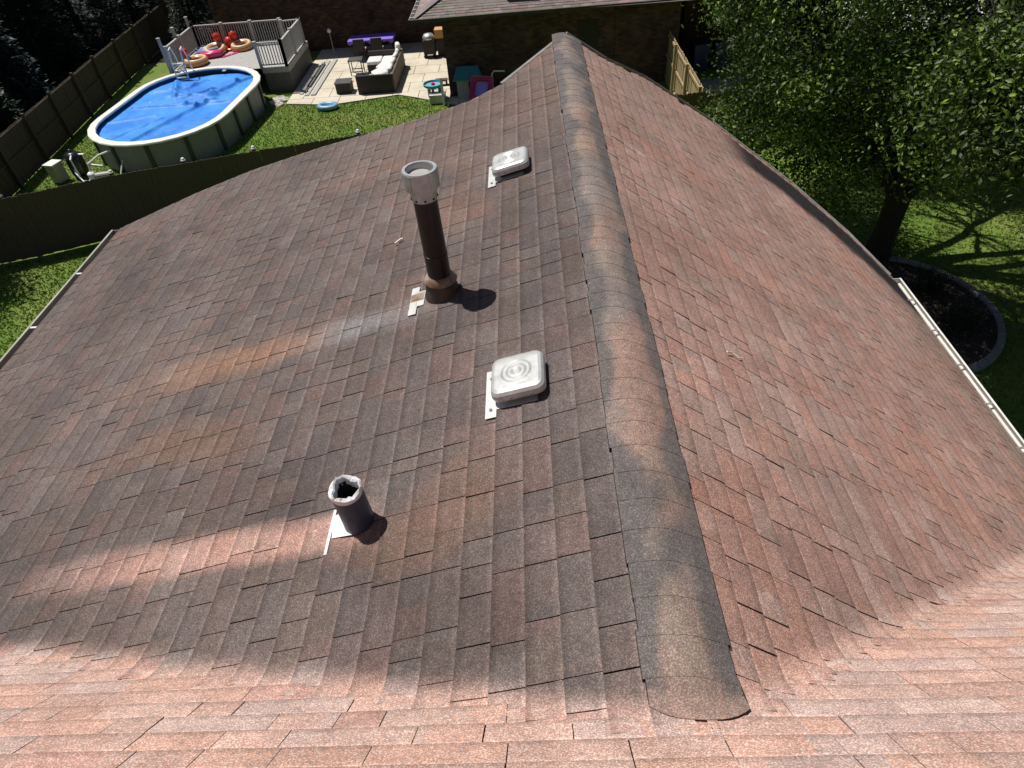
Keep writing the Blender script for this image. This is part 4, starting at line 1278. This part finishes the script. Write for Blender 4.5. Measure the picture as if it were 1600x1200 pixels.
g = MB(); g.poly([(14, 31, .012), (34, 31, .012), (34, 40, .012), (14, 40, .012)]); tag(g.build("driveway", mat("pale_driveway", (.5, .5, .5), (.42, .42, .42), 2, .9)), "pale driveway glimpsed through the big tree", kind="structure")
w = MB(); w.box((8.3, 32.5, 1.5), (3.6, 6.0, 3.0)); gar = thing("garage", "dark garage block behind the navy bins", "garage"); w.build("wall", M_brick, gar)
w = MB(); w.poly([(6.2, 29.2, 3.0), (10.4, 29.2, 3.0), (10.4, 32.5, 4.3), (6.2, 32.5, 4.3)]); w.poly([(6.2, 32.5, 4.3), (10.4, 32.5, 4.3), (10.4, 35.8, 3.0), (6.2, 35.8, 3.0)]); w.build("roof", M_rg, gar)

# ------------------------------------------------------------------ mulch bed
M_mulch = mat("dark_mulch", (.04, .028, .022), (.07, .052, .042), 12, .95, 0, .8, 40, speck=(30, .5, 1.6))
M_edge = mat("grey_edging", (.27, .26, .25), (.2, .195, .19), 7, .9)
BC = (8.35, 11.75)
def bed(a, k=1.0): return (BC[0] + 1.55 * k * cos(a) * (1 + .06 * cos(2 * a)), BC[1] + 2.0 * k * sin(a))
mb = MB(); n = 40
mb.poly([(*bed(2 * pi * k / n), .05) for k in range(n)])
tag(mb.build("mulch_bed", M_mulch), "dark mulch bed around the tree foot right of the gutter", kind="structure")
edge = thing("bed_edging", "curved grey edging around the mulch bed", "edging", (BC[0], BC[1], 0))
for k in range(n):
    a0, a1 = 2 * pi * k / n, 2 * pi * (k + .94) / n
    q = MB(); i0, i1, o0, o1_ = bed(a0, .985), bed(a1, .985), bed(a0, 1.07), bed(a1, 1.07)
    z = .1 + random.uniform(-.012, .012)
    pts = [Vector((p[0] - BC[0], p[1] - BC[1], 0)) for p in (i0, i1, o1_, o0)]
    up = [p + Vector((0, 0, z)) for p in pts]
    q.poly(list(reversed(up))); 
    for i in range(4): q.poly([pts[i], pts[(i + 1) % 4], up[(i + 1) % 4], up[i]])
    q.build("edging_stone", M_edge, edge)
chips = MB()
for k in range(2600):
    a = random.uniform(0, 2 * pi); r = sqrt(random.random()) * .97; x, y = bed(a, r); s = random.uniform(.02, .06); th = random.uniform(0, pi)
    c = random.choice(((.06, .043, .034), (.085, .065, .05), (.04, .03, .024), (.2, .165, .13)) if random.random() < .93 else ((.3, .26, .2),))
    dx, dy = s * cos(th), s * sin(th)
    chips.poly([(x - dx, y - dy, .055 + random.random() * .03), (x + dy * .3, y - dx * .3, .06), (x + dx, y + dy, .06 + random.random() * .04), (x - dy * .3, y + dx * .3, .07)], c)
M_attr = mat("mulch_chips", (.03, .02, .02), attr=True, rough=.9)
tag(chips.build("mulch_chips", M_attr), "loose bark chips covering the mulch bed", kind="stuff")

# ------------------------------------------------------------------ foliage
M_leaf = mat("tree_leaf", (.06, .12, .02), attr=True, rough=.5, transl=.2, spec=.35)
M_bark = mat("dark_bark", (.026, .02, .016), (.015, .012, .01), 7, .95, 0, .8, 22, stretch=(1, 1, .3))
def leaves(mb, c, r, n, size, pal, squash=.8, up=.35):
    for _ in range(n):
        d = Vector((random.gauss(0, 1), random.gauss(0, 1), random.gauss(0, 1) * squash)) * (r * .5)
        p = c + d
        nrm = Vector((random.uniform(-1, 1), random.uniform(-1, 1), random.uniform(-.5, 1) + up)).normalized()
        t = nrm.orthogonal().normalized(); t.rotate(Matrix.Rotation(random.uniform(0, 2 * pi), 3, nrm)); b = nrm.cross(t)
        s = size * random.uniform(.65, 1.3)
        cc = random.choice(pal); k = random.uniform(.8, 1.2); cc = (cc[0] * k, cc[1] * k, cc[2] * k)
        mb.poly([p - t * s, p + b * s * .48 + nrm * s * .08, p + t * s, p - b * s * .48 + nrm * s * .08], cc)
def limb(mb, a, b, r0, r1, bend=.15, n=6, sides=7):
    a = Vector(a); b = Vector(b); L = (b - a).length
    off = Vector((random.uniform(-1, 1), random.uniform(-1, 1), random.uniform(-.3, .6))) * L * bend
    pts = []; rr = []
    for i in range(n + 1):
        t = i / n; pts.append(a.lerp(b, t) + off * (4 * t * (1 - t)) * .5 + Vector((random.uniform(-1, 1), random.uniform(-1, 1), 0)) * L * .012 * (0 if i in (0, n) else 1)); rr.append(r0 + (r1 - r0) * t)
    mb.tube(pts, rr, sides, cap=True)
    return pts
GREEN = [(.075, .125, .017), (.055, .10, .014), (.10, .155, .022), (.042, .08, .013), (.13, .185, .03)]
def broad_tree(name, label, base, fork_z, crown_c, crown_r, ncl, nleaf, lsize, pal, tr=.3, nl=9, reject=None, rng_seed=1, cl_r=.75, group=None, lobes=()):
    random.seed(rng_seed)
    t = thing(name, label, "tree", base, group=group)
    B = Vector(base)
    tk = MB()
    fork = Vector((crown_c[0] * .08 + 0, .0, fork_z)); fork = Vector((random.uniform(-.05, .1), 0, fork_z))
    tk.tube([(0, 0, -.1), (0, 0, .12), (.01, .01, .5), (.02, 0, fork_z * .6), fork, fork + Vector((0, 0, .25))], [tr * 1.45, tr * 1.2, tr, tr * .93, tr * 1.0, tr * .7], 12)
    C = Vector(crown_c) - B; R = Vector(crown_r)
    # main limbs
    mains = []
    for i in range(nl):
        a = 2 * pi * i / nl + random.uniform(-.3, .3); el = random.uniform(.35, .95)
        tip = C + Vector((cos(a) * R.x * .62 * (1.1 - el * .5), sin(a) * R.y * .62 * (1.1 - el * .5), R.z * (el - .45) * 1.3))
        pts = limb(tk, fork + Vector((0, 0, random.uniform(-.25, .2))), tip, tr * random.uniform(.4, .62), .045, .2, 8)
        mains += pts[2:]
    cr = MB()
    k = 0; tries = 0
    while k < ncl and tries < ncl * 20:
        tries += 1
        d = Vector((random.gauss(0, 1), random.gauss(0, 1), random.gauss(0, 1))).normalized()
        rad = random.uniform(.35, 1.0) ** .5
        Cc, Rc = C, R
        if lobes and random.random() < .36:
            lc_, lr_ = random.choice(lobes); Cc, Rc = Vector(lc_) - B, Vector(lr_)
        p = Cc + Vector((d.x * Rc.x, d.y * Rc.y, d.z * Rc.z)) * rad * (1 + .18 * noise.noise(d * 2.2 + Vector((rng_seed, 0, 0))))
        if reject and reject(p + B): continue
        q = min(mains, key=lambda m: (m - p).length)
        if (q - p).length > .5: limb(tk, q, p, .028, .008, .12, 3, 4)
        tone = random.choice((.4, .5, .7, .9, 1.15, 1.5))
        leaves(cr, p, cl_r * random.uniform(.7, 1.3), nleaf, lsize, [tuple(q_ * tone for q_ in c_) for c_ in pal])
        k += 1
    tk.build("trunk", M_bark, t)
    cr.build("crown", M_leaf, t)
    return t
def rej(p):
    # nothing over the roof, the fence corner on the left or the foot of the trunk
    if p.z < 1.2 + .45 * max(0, 13.8 - p.y): return True
    if p.y < 8.2 or (p.y < 11.8 and p.x < 7.5 and not (p.z > 4.3 and p.x > 6.2)): return True
    vv = p.y / (9.5 - p.z) if p.z < 9.3 else 50
    lim = .285 if vv < 2.5 else .308 if vv < 3.1 else max(.225, .308 - .062 * (vv - 3.1))
    # a gap in the crown that lets the sun reach the lawn behind the trunk
    ld = Vector((-.36, .26, 1)).normalized(); w_ = p - Vector((10.9, 15.3, 0)); dd = (w_ - ld * w_.dot(ld)).length
    if dd < 1.5 and random.random() < .92: return True
    if p.x / p.y < lim: return True
    if p.z < 3.0 and abs(p.x - 8.7) < 1.0 and p.y < 15.0: return True
    if p.z < 5.0 and abs(p.x - 8.9) < 1.4 and p.y < 14.6 and p.y > 11.8 and random.random() < .5: return True
    if p.z < 2.5 and p.x > 9.4: return True
    return False
broad_tree("broadleaf_tree", "large leafy green tree with dark forked trunk right of the roof", (8.45, 13.95, 0), 1.75, (9.6, 15.0, 5.5), (6.6, 5.4, 4.2), 1250, 250, .05, GREEN, .275, 12, rej, 11, .66,
           lobes=(((10.2, 10.8, 5.6), (2.6, 2.3, 1.6)), ((6.3, 15.2, 3.6), (2.3, 2.2, 2.0)), ((11.5, 12.5, 6.5), (3, 2.6, 1.8)), ((7.1, 9.4, 5.7), (1.2, 1.2, 1.0)), ((8.5, 9.9, 5.6), (1.8, 1.5, 1.2)), ((10.8, 9.6, 5.6), (2.2, 1.5, 1.4))))

# background trees, left and beyond
def conifer(name, label, base, H, R, pal, n, seed, size=.11, group=None):
    random.seed(seed)
    t = thing(name, label, "tree", base, group=group)
    tk = MB(); tk.tube([(0, 0, 0), (0, 0, H * .95)], [.18, .03], 8)
    cr = MB()
    for i in range(n):
        z = H * (.06 + .92 * random.random() ** 1.25)
        rr = R * (1 - z / H) ** .85 * random.uniform(.55, 1.08); a = random.uniform(0, 2 * pi)
        p = Vector((rr * cos(a), rr * sin(a), z - rr * .22))
        if random.random() < .08: tk.tube([(0, 0, z), tuple(p)], [.03, .01], 4, cap=False)
        out = Vector((cos(a), sin(a), -.25))
        for _ in range(9):
            d = (out + Vector((random.uniform(-.7, .7), random.uniform(-.7, .7), random.uniform(-.3, .5)))).normalized() * size * random.uniform(1.2, 2.6)
            sd = d.cross(Vector((random.uniform(-.4, .4), random.uniform(-.4, .4), 1))).normalized() * size * .42
            q = p + Vector((random.gauss(0, .1), random.gauss(0, .1), random.gauss(0, .07)))
            c = random.choice(pal); k = random.uniform(.75, 1.25)
            cr.poly([q - sd, q + d * .5 - sd * .7, q + d, q + d * .5 + sd * .7, q + sd], (c[0] * k, c[1] * k, c[2] * k))
    tk.build("trunk", M_bark, t); cr.build("crown", M_leaf, t)
    return t
g = MB(); g.poly([(-70, 10, .012), (-18.6, 10, .012), (-18.6, 29, .012), (-19.0, 34.2, .012), (-14.9, 34.2, .012), (-14.95, 43.2, .012), (-15, 80, .012), (-70, 80, .012)]); tag(g.build("woodland_floor_and_shade", mat("litter_and_painted_shade", (.012, .011, .007), (.02, .017, .01), 3, .95, 0, .4, 12)), "dark leaf litter under the conifers, with painted shade on the ground behind the deck", kind="structure")  # sheet runs past the fence; its dark colour stands for shade behind the deck
DARK = [(.012, .026, .012), (.016, .032, .014), (.022, .042, .018), (.009, .02, .01)]
BLUE = [(.03, .05, .05), (.04, .065, .065), (.022, .04, .04)]
conifer("conifer_tree", "dark green conifer behind the left fence, nearest the frame edge", (-20.6, 24.2, 0), 5.6, 1.8, DARK, 900, 21)
conifer("blue_spruce", "bluish spruce behind the left fence post line", (-21.0, 27.2, 0), 5.8, 1.9, BLUE, 900, 22)
conifer("conifer_tree", "tall dark conifer behind the fence left of the pool", (-21.6, 31.0, 0), 8.0, 2.3, DARK, 1200, 23)
conifer("conifer_tree", "dark conifer at the far end of the left fence", (-22.0, 35.5, 0), 8.5, 2.4, DARK, 1200, 24)
conifer("conifer_tree", "dark conifer at the top left behind the house end", (-21.5, 40.0, 0), 8.0, 2.4, DARK, 1000, 25)
conifer("conifer_tree", "dark conifer deep in the left corner of the wood", (-25.5, 37.5, 0), 9.0, 2.8, DARK, 1100, 27)
conifer("conifer_tree", "dark conifer in the second row behind the spruce", (-25.0, 31.5, 0), 9.0, 2.7, DARK, 1100, 28)
random.seed(77)
extra = ((-20.3, 21.0, .9, "dark conifer nearest the near fence corner"), (-23.2, 22.0, 1.1, "dark conifer at the left frame edge in the second row"), (-23.4, 28.6, 1.2, "dark conifer right behind the bluish spruce"),
         (-24.2, 34.5, 1.2, "dark conifer between the two tallest of the second row"), (-19.3, 44.0, 1.0, "dark conifer behind the far fence corner"), (-16.8, 46.5, 1.1, "dark conifer left behind the brick house"), (-23.5, 44.0, 1.2, "dark conifer at the very top left"), (-17.0, 37.2, .62, "small dark conifer between the fence and the brick house end"), (-28.0, 41.0, 1.3, "dark conifer furthest back in the wood"))
proto = next(o for o in COL.objects if o.name.startswith("conifer_tree") and not o.parent and o.location.y > 30.5)
for (x, y, k, lab) in extra:
    c = copy_tree(proto); c.location = (x, y, 0); c.scale = (k, k, k * random.uniform(.85, 1.05)); c.rotation_euler = (0, 0, random.uniform(0, 6)); c['label'] = lab
DK2 = [(.03, .06, .014), (.022, .045, .012), (.04, .075, .02)]
broad_tree("shade_tree", "tall leafy tree left of the frame shading the conifers", (-27.5, 26.5, 0), 3.0, (-27.3, 26.5, 9.2), (4.0, 5.0, 4.6), 150, 110, .14, DK2, .35, 9, None, 31, 1.3)
broad_tree("shade_tree", "tall leafy tree beyond the frame shading the far fence end", (-27.5, 37.0, 0), 3.0, (-27.0, 37.0, 9.6), (4.2, 5.5, 4.6), 150, 110, .14, DK2, .35, 9, None, 32, 1.3)
broad_tree("yard_tree", "leafy tree just outside the left edge behind the near fence end", (-18.7, 14.4, 0), 2.2, (-17.4, 15.6, 4.6), (1.6, 1.6, 1.5), 80, 110, .09, GREEN, .2, 7, None, 33, .8)
broad_tree("yard_tree", "leafy tree far right behind the big tree", (17.0, 24.0, 0), 2.2, (17.0, 24.0, 5.0), (4.5, 4.0, 3.4), 110, 120, .11, GREEN, .25, 8, None, 34, 1.0)
broad_tree("yard_tree", "leafy tree beyond the navy bins", (12.5, 29.5, 0), 2.0, (12.5, 29.5, 4.4), (3.2, 3.0, 2.8), 80, 110, .11, GREEN, .22, 8, None, 35, 1.0)

def shrub(x, y, r, h, label, seed):
    random.seed(seed)
    t = thing("round_shrub", label, "shrub", (x, y, .05), group="dark shrubs in the mulch bed")
    st = MB()
    cr = MB()
    for k in range(34):
        d = Vector((random.gauss(0, 1), random.gauss(0, 1), abs(random.gauss(0, 1)))).normalized(); p = Vector((d.x * r, d.y * r, .1 + d.z * h)) * random.uniform(.6, 1)
        st.tube([(0, 0, 0), tuple(p * .5), tuple(p)], [.012, .008, .004], 4, cap=False)
        leaves(cr, p, .16, 45, .028, [(.012, .022, .01), (.018, .03, .012)])
    st.build("stem", M_bark, t); cr.build("foliage", M_leaf, t)
shrub(9.02, 12.35, .36, .5, "dark round shrub in the mulch bed nearer the tree trunk", 41)
shrub(8.98, 10.95, .42, .55, "dark round shrub in the mulch bed nearer the white gutter", 42)
# weed by the side fence
t = thing("leafy_weed", "bright green weed clump at the foot of the pale side fence", "plant", (5.0, 20.9, 0)); cr = MB(); random.seed(44)
for k in range(14): leaves(cr, Vector((random.uniform(-.5, .3), random.uniform(-.3, .6), random.uniform(.2, .7))), .3, 40, .05, GREEN)
cr.build("foliage", M_leaf, t)

# grass blades on the visible lawns
random.seed(9)
gb = MB()
GP = [(.12, .215, .016), (.09, .17, .013), (.15, .235, .024), (.065, .13, .011), (.18, .22, .045)]
def in_poly(x, y, P):
    c = False
    for (x0, y0), (x1, y1) in zip(P, P[1:] + P[:1]):
        if (y0 > y) != (y1 > y) and x < (x1 - x0) * (y - y0) / (y1 - y0) + x0: c = not c
    return c
def scatter(P, dens, keepf=None):
    xs_ = [p[0] for p in P]; ys_ = [p[1] for p in P]
    A = (max(xs_) - min(xs_)) * (max(ys_) - min(ys_))
    for _ in range(int(A * dens)):
        x, y = random.uniform(min(xs_), max(xs_)), random.uniform(min(ys_), max(ys_))
        if not in_poly(x, y, P) or (keepf and not keepf(x, y)): continue
        h = random.uniform(.03, .075); a = random.uniform(0, 2 * pi); w_ = random.uniform(.012, .028)
        lx, ly = random.uniform(-.04, .04), random.uniform(-.04, .04)
        c = random.choice(GP); v = 1 + .35 * nz3(x, y, 0, .9)
        gb.poly([(x - w_ * cos(a), y - w_ * sin(a), 0), (x + w_ * cos(a), y + w_ * sin(a), 0), (x + lx, y + ly, h)], (c[0] * v, c[1] * v, c[2] * v))
scatter([(-17, 9), (-7, 9), (-7, 17.5), (-11.9, 17.2), (-14.5, 16.2), (-17.5, 15.3)], 420)
def notpool(x, y):
    dx, dy = x - PC.x, y - PC.y; lx = dx * cos(-PROT) - dy * sin(-PROT); ly = dx * sin(-PROT) + dy * cos(-PROT)
    return not inside(lx, ly, HW + .05, HL + .05) and not (x > -9.95 and y > interp([(a, b) for a, b in pl[:8]], x))
scatter([(-17.6, 17), (-11.9, 17.8), (-5, 19.4), (-1, 20), (-1, 25.5), (-3.2, 26.1), (-4.5, 27), (-5.3, 27.45), (-8, 26.9), (-10, 27.3), (-10.4, 28.2), (-16, 29), (-17.9, 29), (-18.2, 25)], 330, notpool)
scatter([(7, 8), (16, 8), (20, 24), (7, 24)], 170, lambda x, y: ((x - BC[0]) / 1.66) ** 2 + ((y - BC[1]) / 2.14) ** 2 > 1)
tag(gb.build("grass", M_blade), "short green grass blades on the lawns", kind="stuff")
